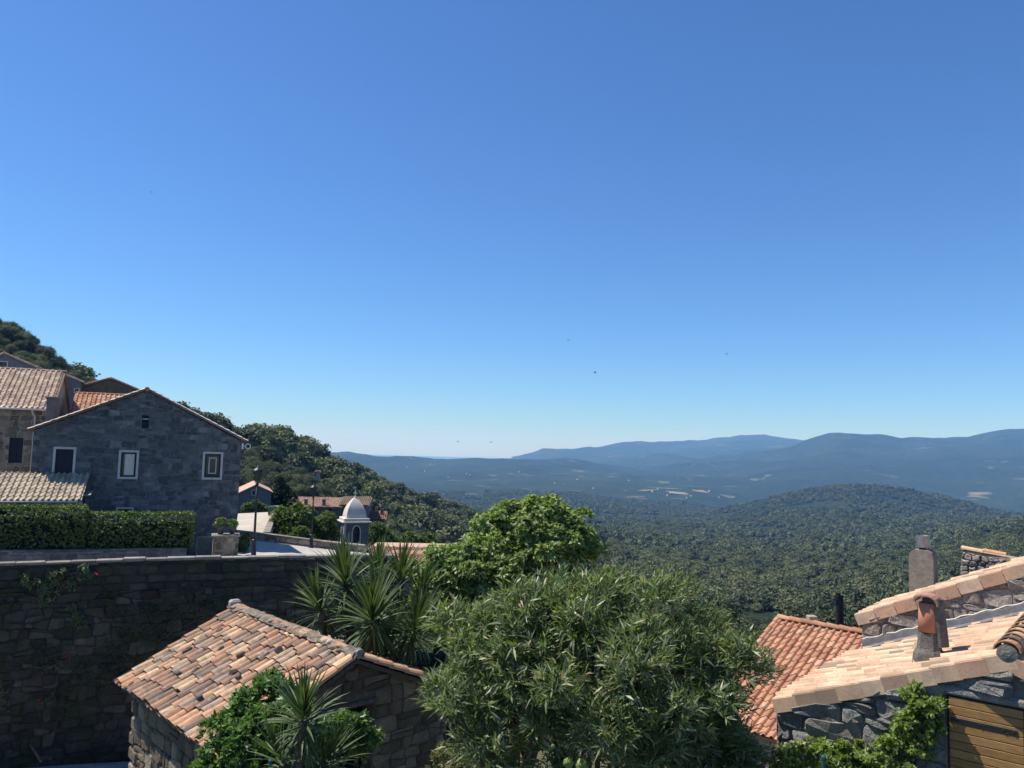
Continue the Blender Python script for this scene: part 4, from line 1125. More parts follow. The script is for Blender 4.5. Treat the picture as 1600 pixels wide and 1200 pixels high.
def grect(x0, y0, x1, y1):
    a, b = gp(x0, y1), gp(x1, y0); return (a[0], a[1], b[0], b[1])
w1, w2, w3, w4, w5 = grect(84.5, 702, 115.5, 742), grect(187, 707, 214, 745), grect(318.5, 709.5, 345.5, 746), grect(220.5, 649, 233.5, 669), grect(182, 795, 206, 822)
holes = [w1, w2, w3, w4, w5]
slab(MB(), gable, holes, -.5, 0).build('wall', MAT['house_core'], house, BG)
deep = 9.5
for lo, hi, nm in (((uL, -6.0, -deep), (uL + .45, gl[1] - .12, -.5), 'side_wall'), ((uR - .45, -6.0, -deep), (uR, gr_[1] - .12, -.5), 'side_wall'), ((uL, -6.0, -deep - .4), (uR, gr_[1] - .3, -deep), 'rear_wall')): MB().box(lo, hi).build(nm, MAT['house_core'], house, BG)
ih = [(a - .1, b - .1, c + .1, d + .1) for a, b, c, d in holes[:3]] + [(w4[0] - .02, w4[1] - .02, w4[2] + .02, w4[3] + .02), (w5[0] - .08, w5[1] - .05, w5[2] + .08, w5[3] + .08)]
lay(house, BG, masonry(gable, .44, .25, ih, seed=12, wave=.28), MAT['house_stone'], .028, .012, 6, 300, stuffmat=stone_mat('grey house granite remainder', [(0, (0.085, 0.09, 0.095)), (0.5, (0.13, 0.136, 0.142)), (1, (0.21, 0.212, 0.21))], None, 0.55, 9, 0.03, True))
window(house, BG, w1, dict(WIN, frame=MAT['shutter'], glass=MAT['shutter']), .11, recess=.1)
window(house, BG, w2, WIN, .11, curtain=(.12, .86), recess=.14, leaf=.09, mull=False)
o = window(house, BG, w3, WIN, .11, recess=.14, leaf=.1, mull=False)
ifr = MB(); a, b, c, d = w3; q = .2
for lo, hi in (((a + q, b + q, -.1), (a + q + .05, d - q, -.06)), ((c - q - .05, b + q, -.1), (c - q, d - q, -.06)), ((a + q + .05, d - q - .05, -.1), (c - q - .05, d - q, -.062)), ((a + q + .05, b + q, -.1), (c - q - .05, b + q + .05, -.062))): ifr.box(lo, hi)
ifr.build('inner_sash', MAT['trim'], house, BG)
window(house, BG, w4, dict(WIN, frame=MAT['shutter'], glass=MAT['shutter']), 0, recess=.18)
lint = MB(); lint.box((w4[0] + .03, w4[3] - .22, -.1), (w4[2] - .03, w4[3] - .17, -.06)); lint.build('shutter_rail', MAT['trim'], house, BG)
window(house, BG, w5, WIN, .07, recess=.14)
# roof: two slopes, verge tiles on the gable
def slope_slab(parent, B, p, q, back, th, mat, over=.12, name='roof_deck'):
    """roof plane over the gable line p->q (u,v), running back"""
    m = MB(); d = Vector((q[0] - p[0], q[1] - p[1])); n = Vector((-d.y, d.x)).normalized() * th
    if n.y < 0: n = -n
    m.add([(p[0], p[1], over), (q[0], q[1], over), (q[0], q[1], -back), (p[0], p[1], -back), (p[0] + n.x, p[1] + n.y, over), (q[0] + n.x, q[1] + n.y, over), (q[0] + n.x, q[1] + n.y, -back), (p[0] + n.x, p[1] + n.y, -back)],
          [(0, 3, 2, 1), (4, 5, 6, 7), (0, 1, 5, 4), (1, 2, 6, 5), (2, 3, 7, 6), (3, 0, 4, 7)])
    return m.build(name, mat, parent, B)
def verge_tiles(parent, B, p, q, mat, w=.02, r=.1, step=.36, lift=.085, seed=1):
    P, Q = B @ Vector((p[0], p[1] + lift, w)), B @ Vector((q[0], q[1] + lift, w))
    ridge_caps(parent, P, Q, mat, r, step, seed, 'verge_tile')
eL = (uL - .25, gl[1] - .17); eR = (uR + .3, gr_[1] - .17); ap = (ga[0], ga[1] - .06)
slope_slab(house, BG, eL, ap, deep + .3, .07, MAT['old_pan'])
slope_slab(house, BG, eR, ap, deep + .3, .069, MAT['old_pan'])
verge_tiles(house, BG, eL, ap, MAT['sunlit_verge'], seed=3, r=.075); verge_tiles(house, BG, eR, ap, MAT['sunlit_verge'], seed=4, r=.075)
MB().lathe([(.02, -.02), (.11, .0), (.14, .08), (.11, .17), (.02, .2)], 8).build('apex_cap', MAT['old_tile'], house, BG @ Matrix.Translation((ap[0], ap[1] + .05, .02)))
for sgn, k in ((1, eL), (-1, eR)):
    L = math.hypot(ap[0] - k[0], ap[1] - k[1]); v = Vector((ap[0] - k[0], ap[1] - k[1], 0)) / L
    u_ax = Vector((0, 0, 1.0)) if sgn > 0 else Vector((0, 0, -1.0))
    nn = u_ax.cross(v)
    if nn.y < 0: u_ax = -u_ax; nn = u_ax.cross(v)
    o3 = Vector((k[0], k[1] + .06, -deep)) if u_ax.z > 0 else Vector((k[0], k[1] + .06, 0.0))
    tile_roof(house, BG @ basis(o3, u_ax, v, nn), deep, L, .24, .38, MAT['brown_tile'], joined=True, seed=31 + sgn, pan_mat=MAT['old_pan'])
# white insulator bracket under the right eave
br = thing('wall_bracket', 'small white ring bracket under the right eave of the stone house', 'bracket', BG @ Matrix.Translation((uR + .12, gr_[1] - .35, .05)))
ring = MB(); pts = [(.22 + .13 * math.cos(t), .0 + .13 * math.sin(t), .05) for t in [2 * math.pi * k / 12 for k in range(13)]]
ring.tube(pts, .03, 6, False); ring.build('ring', MAT['white'], br, WM[br])
MB().box((-.1, -.16, 0), (.0, .16, .06)).box((-.02, -.03, .01), (.12, .03, .06)).build('arm', MAT['white'], br, WM[br])

# ------------------------------------------------------------------ neighbours on the left
def gut(m, p, q, r=.06): m.tube([p, q], r, 8)
def facade_house(name, label, px0, px1, y_eave, y_base, Y, yaw, run, slope, mat_core, mat_stone, tile, col=.27, row=.40, su=.5, sv=.3, wins=(), lim=160, over=.25, x_over=.15, stones=True, shape='roman', joined=False, key=None, ridge=True, front_of=0.0, both=True):
    """house whose roof falls towards the viewer; eave seen at y_eave between px0 and px1"""
    d = Vector((math.cos(yaw), math.sin(yaw), 0)); n = Vector((d.y, -d.x, 0))
    O = at_y(px0, y_eave, Y) if not front_of else on_wall(px0, y_eave, G0 + g_n * front_of, g_dir)
    if front_of: d, n = g_dir.copy(), g_n.copy()
    E = on_wall(px1, y_eave, O, d)
    W = (E - O).dot(d); ze = O.z; zb = at_y(px0, y_base, O.y).z
    t = thing(name, label, 'house', Matrix.Translation((O.x, O.y, zb)))
    Bw = basis((O.x, O.y, 0), d, (0, 0, 1), n)
    rects = [(on_wall(a, e, O, d), on_wall(c, b, O, d)) for a, b, c, e in wins]
    rects = [((p - O).dot(d), p.z, (q - O).dot(d), q.z) for p, q in rects]
    wall = [(0, zb), (W, zb), (W, ze - .02), (0, ze - .02)]
    slab(MB(), wall, rects, -.4, 0).build('wall', mat_core, t, Bw)
    zr = ze + slope * run
    for u in (0, W):
        s = 1 if u == 0 else -1; ends = MB()
        ends.add([(u, zb, -.4), (u, zb, -2 * run), (u, ze - .1, -2 * run), (u, zr - .1, -run), (u, ze - .1, -.4), (u + s * .35, zb, -.4), (u + s * .35, zb, -2 * run), (u + s * .35, ze - .1, -2 * run), (u + s * .35, zr - .1, -run), (u + s * .35, ze - .1, -.4)],
                 [(0, 1, 2, 3, 4), (9, 8, 7, 6, 5), (0, 5, 6, 1), (1, 6, 7, 2), (2, 7, 8, 3), (3, 8, 9, 4), (4, 9, 5, 0)])
        ends.build('end_wall', mat_core, t, Bw)
    if stones: lay(t, Bw, masonry(wall, su, sv, rects, seed=int(abs(px0) + Y)), mat_stone, .025, .02, 5, lim)
    c, s = 1 / math.hypot(1, slope), slope / math.hypot(1, slope)
    L = (run + over) / c
    for sg in ((1, -1) if both else (1,)):
        o = Vector((-x_over, ze - slope * over + .03, over)) if sg > 0 else Vector((W + x_over, ze - slope * over + .03, -2 * run - over))
        u_ax = Vector((sg, 0, 0)); v = Vector((0, s, -c * sg)); nn = u_ax.cross(v)
        Br = Bw @ basis(o, u_ax, v, nn)
        MB().box((0, 0, -.1), (W + 2 * x_over, L, -.015)).build('roof_deck', MAT['old_pan'], t, Br)
        if sg > 0: tile_roof(t, Br, W + 2 * x_over, L, col, row, tile, shape, lim, .6, int(px0 + 900), None, joined, key)
    if ridge: ridge_caps(t, Bw @ Vector((-x_over, zr + .02, -run)), Bw @ Vector((W + x_over, zr + .02, -run)), tile, .12, .4)
    return t, Bw, W, ze, zb, rects

hh, Bh, Wh, zeh, zbh, rh = facade_house('ochre_house', 'ochre stone house with a weathered tile roof and white gutter at the left edge', -45, 80, 632, 790, 43.0, .42, 4.3, .56, MAT['beige_core'], MAT['beige_stone'], MAT['village_tile'], .27, .40, .55, .34, [(12, 684, 37, 723), (27, 634.5, 40, 642)], 230)
for q in rh: window(hh, Bh, q, dict(WIN, frame=MAT['shutter'], glass=MAT['shutter']), 0, recess=.12)
m = MB(); gut(m, (-.1, zeh - .12, .27), (Wh + .05, zeh - .14, .27), .065); m.build('gutter', MAT['white'], hh, Bh, True)
dpx = on_wall(56, 640, Bh.translation, Vector(Bh.col[0][:3])); du = (dpx - Bh.translation).dot(Vector(Bh.col[0][:3]))
m = MB(); m.tube([(du - .15, zeh - .15, .26), (du - .1, zeh - .4, .2), (du, zeh - .55, .08), (du, zeh - 4.0, .08)], .05, 8); m.build('downpipe', MAT['trim'], hh, Bh, True)
ch = thing('chimney_stack', 'narrow dark chimney standing before the ochre house roof', 'chimney', Matrix.Translation(at_y(80, 668, 41.5)))
Bc = Matrix.Translation(at_y(80, 668, 41.5))
MB().bevbox((-.22, -.25, -1.2), (.22, .25, 1.55), .02).build('shaft', MAT['slate_render'], ch, Bc)
MB().bevbox((-.27, -.30, 1.55), (.27, .30, 1.65), .02).build('cap', MAT['slate_render'], ch, Bc)

rr_, Br_, Wr, zer, zbr, _ = facade_house('red_roof_house', 'house with a bright red tile roof half hidden behind the stone gable', 112, 215, 652, 720, 48.0, .42, 3.0, .55, MAT['house_core'], MAT['house_stone'], MAT['red_tile'], .27, .40, stones=False, lim=150)
l_t = facade_house('lean_to', 'low beige tiled lean-to at the left edge behind the clipped hedge', -40, 119, 780, 870, 38.0, .06, 2.15, .50, MAT['beige_core'], MAT['beige_stone'], MAT['beige_tile'], .25, .36, wins=[(-2, 788, 20, 812), (52, 788, 80, 812)], lim=230, stones=False, over=.2, front_of=2.35, both=False, ridge=False)
for q in l_t[5]: window(l_t[0], l_t[1], q, WIN, .05, recess=.1)
m = MB(); gut(m, (-.1, l_t[3] - .1, .22), (l_t[2] + .1, l_t[3] - .1, .22), .05); m.build('gutter', MAT['trim'], l_t[0], l_t[1], True)

def gable_house(name, label, pts, base_y, Y, yaw, mat_core, tile, deep=7, wins=(), stone=None, verge=True, lim=60, su=.6, sv=.35):
    """gable front given by its left eave, apex and right eave in the photo"""
    d = Vector((math.cos(yaw), math.sin(yaw), 0)); n = Vector((d.y, -d.x, 0))
    O = at_y(pts[1][0], pts[1][1], Y); O.z = 0
    uv = [((on_wall(a, b, O, d) - O).dot(d), on_wall(a, b, O, d).z) for a, b in pts]
    zb = at_y(pts[1][0], base_y, Y).z
    t = thing(name, label, 'house', Matrix.Translation((O.x, O.y, zb)))
    B = basis(O, d, (0, 0, 1), n)
    poly = [(uv[0][0], zb), (uv[2][0], zb), uv[2], uv[1], uv[0]]
    poly = [(u, z - (.06 if i > 1 else 0)) for i, (u, z) in enumerate(poly)]
    rects = []
    for a, b, c, e in wins:
        p, q = on_wall(a, e, O, d), on_wall(c, b, O, d); rects.append(((p - O).dot(d), p.z, (q - O).dot(d), q.z))
    slab(MB(), poly, rects, -.4, 0).build('wall', mat_core, t, B)
    MB().box((uv[0][0], zb, -deep), (uv[0][0] + .3, uv[0][1] - .1, -.4)).build('side_wall', mat_core, t, B); MB().box((uv[2][0] - .3, zb, -deep), (uv[2][0], uv[2][1] - .1, -.4)).build('side_wall', mat_core, t, B)
    if stone: lay(t, B, rubble(poly, su, sv, rects, seed=int(Y)), stone, .02, .02, 5, lim)
    a, b, c = (uv[0][0] - .2, uv[0][1] - .09), uv[1], (uv[2][0] + .2, uv[2][1] - .09)
    slope_slab(t, B, a, b, deep + .2, .08, tile); slope_slab(t, B, c, b, deep + .2, .079, tile)
    if verge: verge_tiles(t, B, a, b, tile, seed=5); verge_tiles(t, B, c, b, tile, seed=6)
    for q in rects: window(t, B, q, WIN, .08, recess=.1)
    return t, B, uv
gable_house('upper_house', 'grey gabled house with a white framed window at the top left edge', [(-60, 588), (6, 553), (92, 590)], 700, 60, .45, MAT['house_core'], MAT['village_tile'], 8, [(-12, 566, 11, 590)])
gable_house('rear_house', 'small grey house end between the ochre house and the wooded hill', [(60, 592), (92, 583), (127, 597)], 700, 63, .45, MAT['house_core'], MAT['beige_tile'], 7, [(117, 608, 123, 613)])
gable_house('brown_gable_house', 'brown gabled house peeping over the roof of the large stone house', [(126, 604), (173, 592), (216, 610)], 700, 66, .45, MAT['hut_core'], MAT['rust_tile'], 8)

# ------------------------------------------------------------------ hedge, garden wall, gate
gw = [Vector((36.0 * (a - 800) / FOC * (Y / 36.0), Y, -6.05)) for a, Y in ((-120, 33.6), (60, 34.8), (200, 36.0), (305, 36.9))]
low_wall('garden_wall', 'low dark stone garden wall under the clipped hedge', gw, .95, .35, MAT['house_stone'], MAT['house_stone'], .6, .2, 12, MAT['house_core'])
def hedge(name, label, p, q, z0, z1, th, seed, group):
    rng = np.random.default_rng(seed)
    d = (q - p); L = d.length; d.normalize(); n = Vector((d.y, -d.x, 0))
    B = basis((p.x, p.y, 0), d, (-n.x, -n.y, 0), (0, 0, 1))
    t = thing(name, label, 'hedge', Matrix.Translation((p.x, p.y, z0)), group)
    MB().bevbox((.12, .16, z0), (L - .12, th - .14, z1 - .34), .08).build('inner_shade', MAT['dark'], t, B)  # shade between the leaves, put in as a near-black box
    P, A = [], []
    def face(k, f, a):
        P.append(f(rng.random(k), rng.random(k))); A.append(np.tile(a, (k, 1)))
    bump = lambda u, v: .05 * np.sin(u * 9) * np.sin(v * 7 + 1) + rng.normal(size=u.shape) * .045
    H = z1 - z0
    face(int(L * H * 150), lambda u, v: np.stack([u * L, .06 + bump(u * 3, v * 2) + .42 * np.clip((v - .70) / .30, 0, 1) ** 2, z0 + v * H], 1), (0, -.8, .6))
    face(int(L * th * 190), lambda u, v: np.stack([u * L, .38 + v * (th - .38), z1 - .03 + bump(u * 4, v * 2)], 1), (0, -.1, 1))
    face(int(th * H * 150), lambda u, v: np.stack([bump(u * 2, v) + L - .05, u * th, z0 + v * H], 1), (1, 0, .3))
    face(int(th * H * 100), lambda u, v: np.stack([bump(u * 2, v) + .05, u * th, z0 + v * H], 1), (-1, 0, .3))
    V, F = rosettes(np.concatenate(P), norm(np.concatenate(A).astype(float)), 4, .11, .06, (.3, 1.3), rng, .1, .15)
    tag(link('leaves', fast_mesh('leaves', V, F, LEAF['hedge']), t, B), kind='stuff')
pz = lambda a, Y: Vector((Y * (a - 800) / FOC, Y, 0))
hedge('hedge', 'taller clipped green hedge at the left edge before the lean-to', pz(-60, 34.15), pz(143, 35.6), -5.05, -3.2, 1.1, 3, 'clipped hedges before the stone house')
hedge('hedge', 'lower clipped green hedge below the stone gable, ending at the gate', pz(144, 35.65), pz(312, 37.05), -5.05, -3.5, 1.1, 4, 'clipped hedges before the stone house')
# gate pillar, gate and pots
pp = at_y(351, 868, 38.4)
pil = thing('gate_pillar', 'squat stone gate pillar at the foot of the stone house', 'pillar', Matrix.Translation((pp.x, pp.y, -5.5)))
Bp = frame((pp.x, pp.y, -5.65), g_dir)
MB().box((-.58, -.38, 0), (.58, .38, 1.05)).build('core', MAT['beige_core'], pil, Bp)
Bpf = Bp @ basis((0, -.38, 0), (1, 0, 0), (0, 0, 1), (0, -1, 0))
lay(pil, Bpf, courses([(-.58, 0), (.58, 0), (.58, 1.05), (-.58, 1.05)], .36, .25, seed=3), MAT['beige_stone'], .03, .012)
MB().bevbox((-.66, -.46, 1.05), (.66, .46, 1.15), .02).build('cap', MAT['coping'], pil, Bp)
def pot_plant(name, label, P, r, flower, seed, h=.3):
    t = thing(name, label, 'flower pot', Matrix.Translation(P)); rng = np.random.default_rng(seed); B = Matrix.Translation(P)
    MB().lathe([(r * .6, 0), (r * .95, h), (r * 1.05, h), (r * 1.05, h + .05), (r * .85, h + .05), (r * .8, h - .03)], 12).build('pot', MAT['slate_render'], t, B, True)
    p, a = blob_points([((0, 0, h + .22), (r * 1.5, r * 1.5, .26))], 120, rng, .6)
    tag(link('foliage', fast_mesh('foliage', *rosettes(p, a, 4, .1, .06, rng=rng), LEAF['shrub']), t, B), kind='stuff')
    p, a = blob_points([((0, 0, h + .26), (r * 1.5, r * 1.5, .26))], 10, rng, .3)
    tag(link('flowers', fast_mesh('flowers', *rosettes(p, a, 6, .06, .05, rng=rng), flower), t, B), kind='stuff')
pot_plant('flower_pot', 'pot of dark red flowers on the gate pillar', Bp @ Vector((-.25, 0, 1.15)), .2, LEAF['flower'], 4)
pot_plant('flower_pot', 'leafy dark pot plant at the house end of the gate pillar', Bp @ Vector((.28, 0, 1.15)), .17, LEAF['shrub'], 5, .22)
gt = thing('garden_gate', 'grey metal garden gate between the hedge and the stone pillar', 'gate', Matrix.Translation(at_y(318, 868, 37.6)))
ga0 = at_y(306, 868, 37.5); Bgt = frame((ga0.x, ga0.y, -5.75), g_dir)
fr = MB(); fr.box((0, -.02, .08), (.04, .02, 1.2)); fr.box((.74, -.02, .08), (.78, .02, 1.2)); fr.box((.04, -.018, 1.15), (.74, .018, 1.19)); fr.box((.04, -.018, .1), (.74, .018, .14)); fr.build('frame', MAT['grey_iron'], gt, Bgt)
bar = MB().tube([(0, 0, .14), (0, 0, 1.15)], .011, 6); bme = new_mesh('bar', bar.v, bar.f, MAT['grey_iron'])
for k in range(7): link('bar', bme, gt, Bgt @ Matrix.Translation((.12 + k * .09, 0, 0)))
# wall lantern and little canopy at the end of the lean-to
lp = at_y(122, 786, 37.6); wl = thing('wall_lantern', 'small hanging lantern at the corner of the lean-to', 'lantern', Matrix.Translation(lp)); Bl = Matrix.Translation(lp)
MB().lathe([(.04, .12), (.2, .0), (.2, -.03), (.1, -.03)], 10).build('shade', MAT['trim'], wl, Bl, True)
MB().lathe([(.05, -.25), (.1, -.2), (.12, -.04), (.03, -.03)], 8).build('glass', MAT['lamp_glass'], wl, Bl)
MB().tube([(0, 0, .1), (0, .05, .3), (-.2, .25, .33)], .018, 6).build('bracket', MAT['iron'], wl, Bl)
cp = at_y(127, 775, 38.0); can = thing('door_canopy', 'little pale sloping canopy beside the lean-to roof', 'canopy', Matrix.Translation(cp)); Bcn = frame(cp, g_dir)
MB().add([(-.1, -.4, -.02), (.45, -.4, .04), (.45, .5, .2), (-.1, .5, .14), (-.1, -.4, .03), (.45, -.4, .09), (.45, .5, .25), (-.1, .5, .19)], [(0, 3, 2, 1), (4, 5, 6, 7), (0, 1, 5, 4), (1, 2, 6, 5), (2, 3, 7, 6), (3, 0, 4, 7)]).build('panel', MAT['cement'], can, Bcn)
MB().tube([(.1, .45, .15), (.1, .45, -.5), (.1, -.2, .02)], .02, 6).build('strut', MAT['iron'], can, Bcn)

# ------------------------------------------------------------------ street lamps
def street_lamp(label, foot, H):
    t = thing('street_lamp', label, 'street lamp', Matrix.Translation(foot), 'street lamps along the road'); B = Matrix.Translation(foot)
    MB().lathe([(.17, 0), (.17, .08), (.125, .12), (.115, .75), (.14, .8), (.09, .86)], 10).build('base', MAT['iron'], t, B, True)
    MB().lathe([(.065, .84), (.05, 2.4), (.042, H - .85)], 10).build('pole', MAT['iron'], t, B, True)
    MB().lathe([(.05, H - .88), (.1, H - .84), (.05, H - .8), (.03, H - .7)], 10).build('collar', MAT['iron'], t, B, True)
    cage = MB()
    for k in range(4):
        a = math.pi / 4 + k * math.pi / 2; c, s = math.cos(a), math.sin(a)
        cage.tube([(.04 * c, .04 * s, H - .84), (.12 * c, .12 * s, H - .7), (.23 * c, .23 * s, H - .25)], .014, 5)
    cage.build('cage', MAT['iron'], t, B)
    MB().lathe([(.10, H - .68), (.205, H - .26)], 4, Matrix.Rotation(math.pi / 4, 4, 'Z')).build('glass', MAT['lamp_glass'], t, B)
    MB().lathe([(.29, H - .26), (.30, H - .22), (.17, H - .1), (.07, H - .06), (.06, H - .02), (.015, H + .06)], 12).build('cap', MAT['iron'], t, B, True)
f1 = at_y(396, 868, 36.6); f1.z = -5.35
street_lamp('nearer tall black street lamp beside the corner of the stone house', f1, at_y(404, 729, 36.6).z - f1.z)
f2 = at_y(486, 856, 49.8)
street_lamp('farther black street lamp by the parapet, before the long farmhouse', f2, at_y(489, 757, 49.8).z - f2.z)

# ------------------------------------------------------------------ bell tower
bt = at_y(551.5, 862, 57.0); yaw = Vector((.92, .40, 0)).normalized()
hw = .83
zt = at_y(551, 812.5, 57).z; z_corn = at_y(551, 815.5, 57).z; zd0 = at_y(551, 809.5, 57).z; zd1 = at_y(550, 777, 57).z; zc = at_y(549.5, 768, 57).z
tw = thing('bell_tower', 'small grey bell tower with a pale pointed dome and arched openings', 'tower', Matrix.Translation((bt.x, bt.y, -12)))
Bt = frame((bt.x, bt.y, 0), yaw)
def arch_wall(B, w, z0, z1, a0, a1, ah, th):
    """wall panel 2w wide with a pointed arch opening from a0 up to apex ah"""
    pts = [(-a1, a0)]
    k = 6; spring = ah - a1 * 1.5
    arc_ = [(-a1 + a1 * (1 - math.cos(t)) , spring + (ah - spring) * math.sin(t)) for t in [math.pi / 2 * i / k for i in range(k + 1)]]
    left = [(-a1, a0)] + arc_
    right = [(-x, z) for x, z in reversed(left)][1:]
    op = left + right
    m = MB()
    outer = [(-w, z0), (w, z0), (w, z1), (-w, z1)]
    poly = [(-w, z0), (-a1, z0)] + left[0:] + right + [(a1, z0), (w, z0), (w, z1), (-w, z1)]
    tri = tessellate_polygon([[Vector((x, z, 0)) for x, z in poly]])
    n = len(poly)
    vs = [(x, 0, z) for x, z in poly] + [(x, th, z) for x, z in poly]
    fs = [tuple(t) for t in tri] + [tuple(i + n for i in t) for t in tri] + [(i, (i + 1) % n, (i + 1) % n + n, i + n) for i in range(n)]
    return m.add(vs, fs), op
zb0 = z_corn - 1.75
mats4 = [(0, Bt @ Matrix.Translation((0, -hw, 0))), (1, Bt @ Matrix.Rotation(-math.pi / 2, 4, 'Z') @ Matrix.Translation((0, -hw, 0))), (2, Bt @ Matrix.Rotation(math.pi / 2, 4, 'Z') @ Matrix.Translation((0, -hw, 0)))]
for k, Bf in mats4:
    w = hw if k == 0 else hw - .16
    m, op = arch_wall(None, w, zb0 - 4.5, z_corn, zb0 + .22, .30, z_corn - .18, .16)
    if k: Bf = Bf
    wl_ = m.build('wall', MAT['slate_render'], tw, Bf)
    f = MB(); f.tube([(x, -.01, z) for x, z in op], .06, 4, True); f.build('arch_frame', MAT['dome'], wl_, Bf)
MB().box((-hw + .16, hw - .16, zb0 - 4.5), (hw - .16, hw, z_corn)).build('rear_wall', MAT['slate_render'], tw, Bt)
MB().box((-hw + .161, -hw + .161, zb0 - .1), (hw - .161, hw - .161, zb0 + .2)).build('floor', MAT['dome'], tw, Bt)
for sx in (-1, 1): MB().bevbox((sx * (hw + .012) - .07, -hw - .025, zb0 - 4), (sx * (hw + .012) + .07, -hw + .12, z_corn - .002), .01).build('corner_strip', MAT['dome'] if sx < 0 else MAT['slate_render'], tw, Bt)  # left strip paler: the sunlit side is put into its colour
MB().bevbox((-hw - .22, -hw - .22, z_corn), (hw + .22, hw + .22, z_corn + .12), .03).bevbox((-hw - .10, -hw - .10, z_corn + .12), (hw + .10, hw + .10, zd0 + .06), .03).build('cornice', MAT['dome'], tw, Bt)
dm = MB(); prof = []
H = zd1 - zd0
for i in range(11):
    t = i / 10; prof.append(((hw - .12) * (1 - t * t) ** .88 + .015, zd0 + .04 + H * t))
vs = []; fs = []
for (w, z) in prof: vs += [(-w, -w, z), (w, -w, z), (w, w, z), (-w, w, z)]
for i in range(10):
    for k in range(4): fs.append((4 * i + k, 4 * i + (k + 1) % 4, 4 * i + 4 + (k + 1) % 4, 4 * i + 4 + k))
dm.add(vs, fs).build('dome', MAT['dome'], tw, Bt)
cr = MB().lathe([(.02, zd1), (.09, zd1 + .06), (.02, zd1 + .14)], 8).box((-.025, -.025, zd1 + .1), (.025, .025, zc + .1)).box((-.14, -.022, zc - .13), (.14, .022, zc - .07)); cr.build('cross', MAT['white'], tw, Bt)
bell = thing('bell', 'small bell hanging inside the arched bell tower', 'bell', Bt @ Matrix.Translation((-.05, 0, zb0 + .95)))
MB().lathe([(.05, .42), (.12, .4), (.16, .2), (.22, .04), (.26, 0), (.24, 0), (.13, .2), (.05, .36)], 14).build('body', MAT['zinc'], bell, WM[bell], True)
MB().box((-.6, -.05, .44), (.7, .05, .54)).build('yoke', MAT['old_wood'], bell, WM[bell])
MB().lathe([(.02, .3), (.02, -.03), (.045, -.07), (.02, -.12)], 8).build('clapper', MAT['iron'], bell, WM[bell])

# ------------------------------------------------------------------ roofs below the road, farm houses
def plain_roof_house(name, label, px0, px1, y_ridge, y_eave, y_base, Y, run, tile, wall, yaw=.0, col=.25, row=.4, chim=(), wins=(), cat='house', joined=True, shape='canal', lim=0):
    d = Vector((math.cos(yaw), math.sin(yaw), 0)); n = Vector((d.y, -d.x, 0))
    O = at_y(px0, y_eave, Y); W = (on_wall(px1, y_eave, O, d) - O).dot(d)
    ze = O.z; mid = (px0 + px1) / 2
    zr = at_y(mid, y_ridge, Y + run).z; zb = at_y(px0, y_base, Y).z
    t = thing(name, label, cat, Matrix.Translation((O.x, O.y, zb)))
    B = basis((O.x, O.y, 0), d, (0, 0, 1), n)
    rects = []
    for a, b, c, e in wins:
        p, q = on_wall(a, e, O, d), on_wall(c, b, O, d); rects.append(((p - O).dot(d), p.z, (q - O).dot(d), q.z))
    slab(MB(), [(0.1, zb), (W - .1, zb), (W - .1, ze), (.1, ze)], rects, -.4, 0).build('wall', wall, t, B)
    for u in (.1, W - .4): MB().add([(u + a, z, w) for a in (0, .3) for z, w in ((zb, -.4), (ze, -.4), (zr - .05, -run), (ze, -2 * run), (zb, -2 * run))], [(0, 1, 2, 3, 4), (9, 8, 7, 6, 5), (0, 5, 6, 1), (1, 6, 7, 2), (2, 7, 8, 3), (3, 8, 9, 4), (4, 9, 5, 0)]).build('end_wall', wall, t, B)
    sl = (zr - ze) / run; c, s = 1 / math.hypot(1, sl), sl / math.hypot(1, sl); L = (run + .25) / c
    for sg in (1, -1):
        o = Vector((-.1, ze - sl * .25 + .02, .25)) if sg > 0 else Vector((W + .1, ze - sl * .25 + .02, -2 * run - .25))
        Br = B @ basis(o, Vector((sg, 0, 0)), Vector((0, s, -c * sg)), Vector((sg, 0, 0)).cross(Vector((0, s, -c * sg))))
        MB().box((0, 0, -.1), (W + .2, L, -.01)).build('roof_deck', tile, t, Br)
        if sg > 0: tile_roof(t, Br, W + .2, L, col, row, tile, shape, lim, .8, int(px0), None, joined)
    for q in rects: MB().box((q[0], q[1], -.2), (q[2], q[3], -.14)).build('window', MAT['shutter'], t, B)
    for (cx, cy0, cy1, wpx, back) in chim:
        p = at_y(cx, cy1, Y + back); q = at_y(cx, cy0, Y + back); w = wpx * Y / FOC / 2
        st_ = MB().bevbox((p.x - w, p.y - w, p.z - .6), (p.x + w, p.y + w, q.z - .12), .01).bevbox((p.x - w - .06, p.y - w - .06, q.z - .12), (p.x + w + .06, p.y + w + .06, q.z), .01)
        st_.build('chimney', MAT['slate_render'], t)
    return t
plain_roof_house('chapel', 'long low roof of grey-red tiles right of the bell tower', 571, 712, 856, 864, 900, 62, 3.4, MAT['far_tile'], MAT['beige_core'], .03, .23, .4, cat='chapel')
plain_roof_house('roadside_house', 'orange tiled roof showing above the yucca, in front of the chapel roof', 592, 668, 866.5, 884, 930, 42, 3.2, MAT['rust_tile'], MAT['beige_core'], .02, .22, .4, joined=False, lim=220)
plain_roof_house('farmhouse', 'long dark farmhouse with a pale tiled roof among the trees', 449, 533, 777.5, 791, 825, 104, 5.2, MAT['far_tile'], MAT['slate_render'], .1, .28, .45, chim=((478, 780, 790, 4.5, .8), (506, 780, 790, 4.5, .8)), wins=((489, 795, 496, 803), (513, 795, 518, 802)))
plain_roof_house('farmhouse_wing', 'brown roofed wing at the right end of the long farmhouse', 531, 573, 776.5, 789, 835, 105, 5.0, MAT['brown_tile'], MAT['slate_render'], .1, .28, .45)
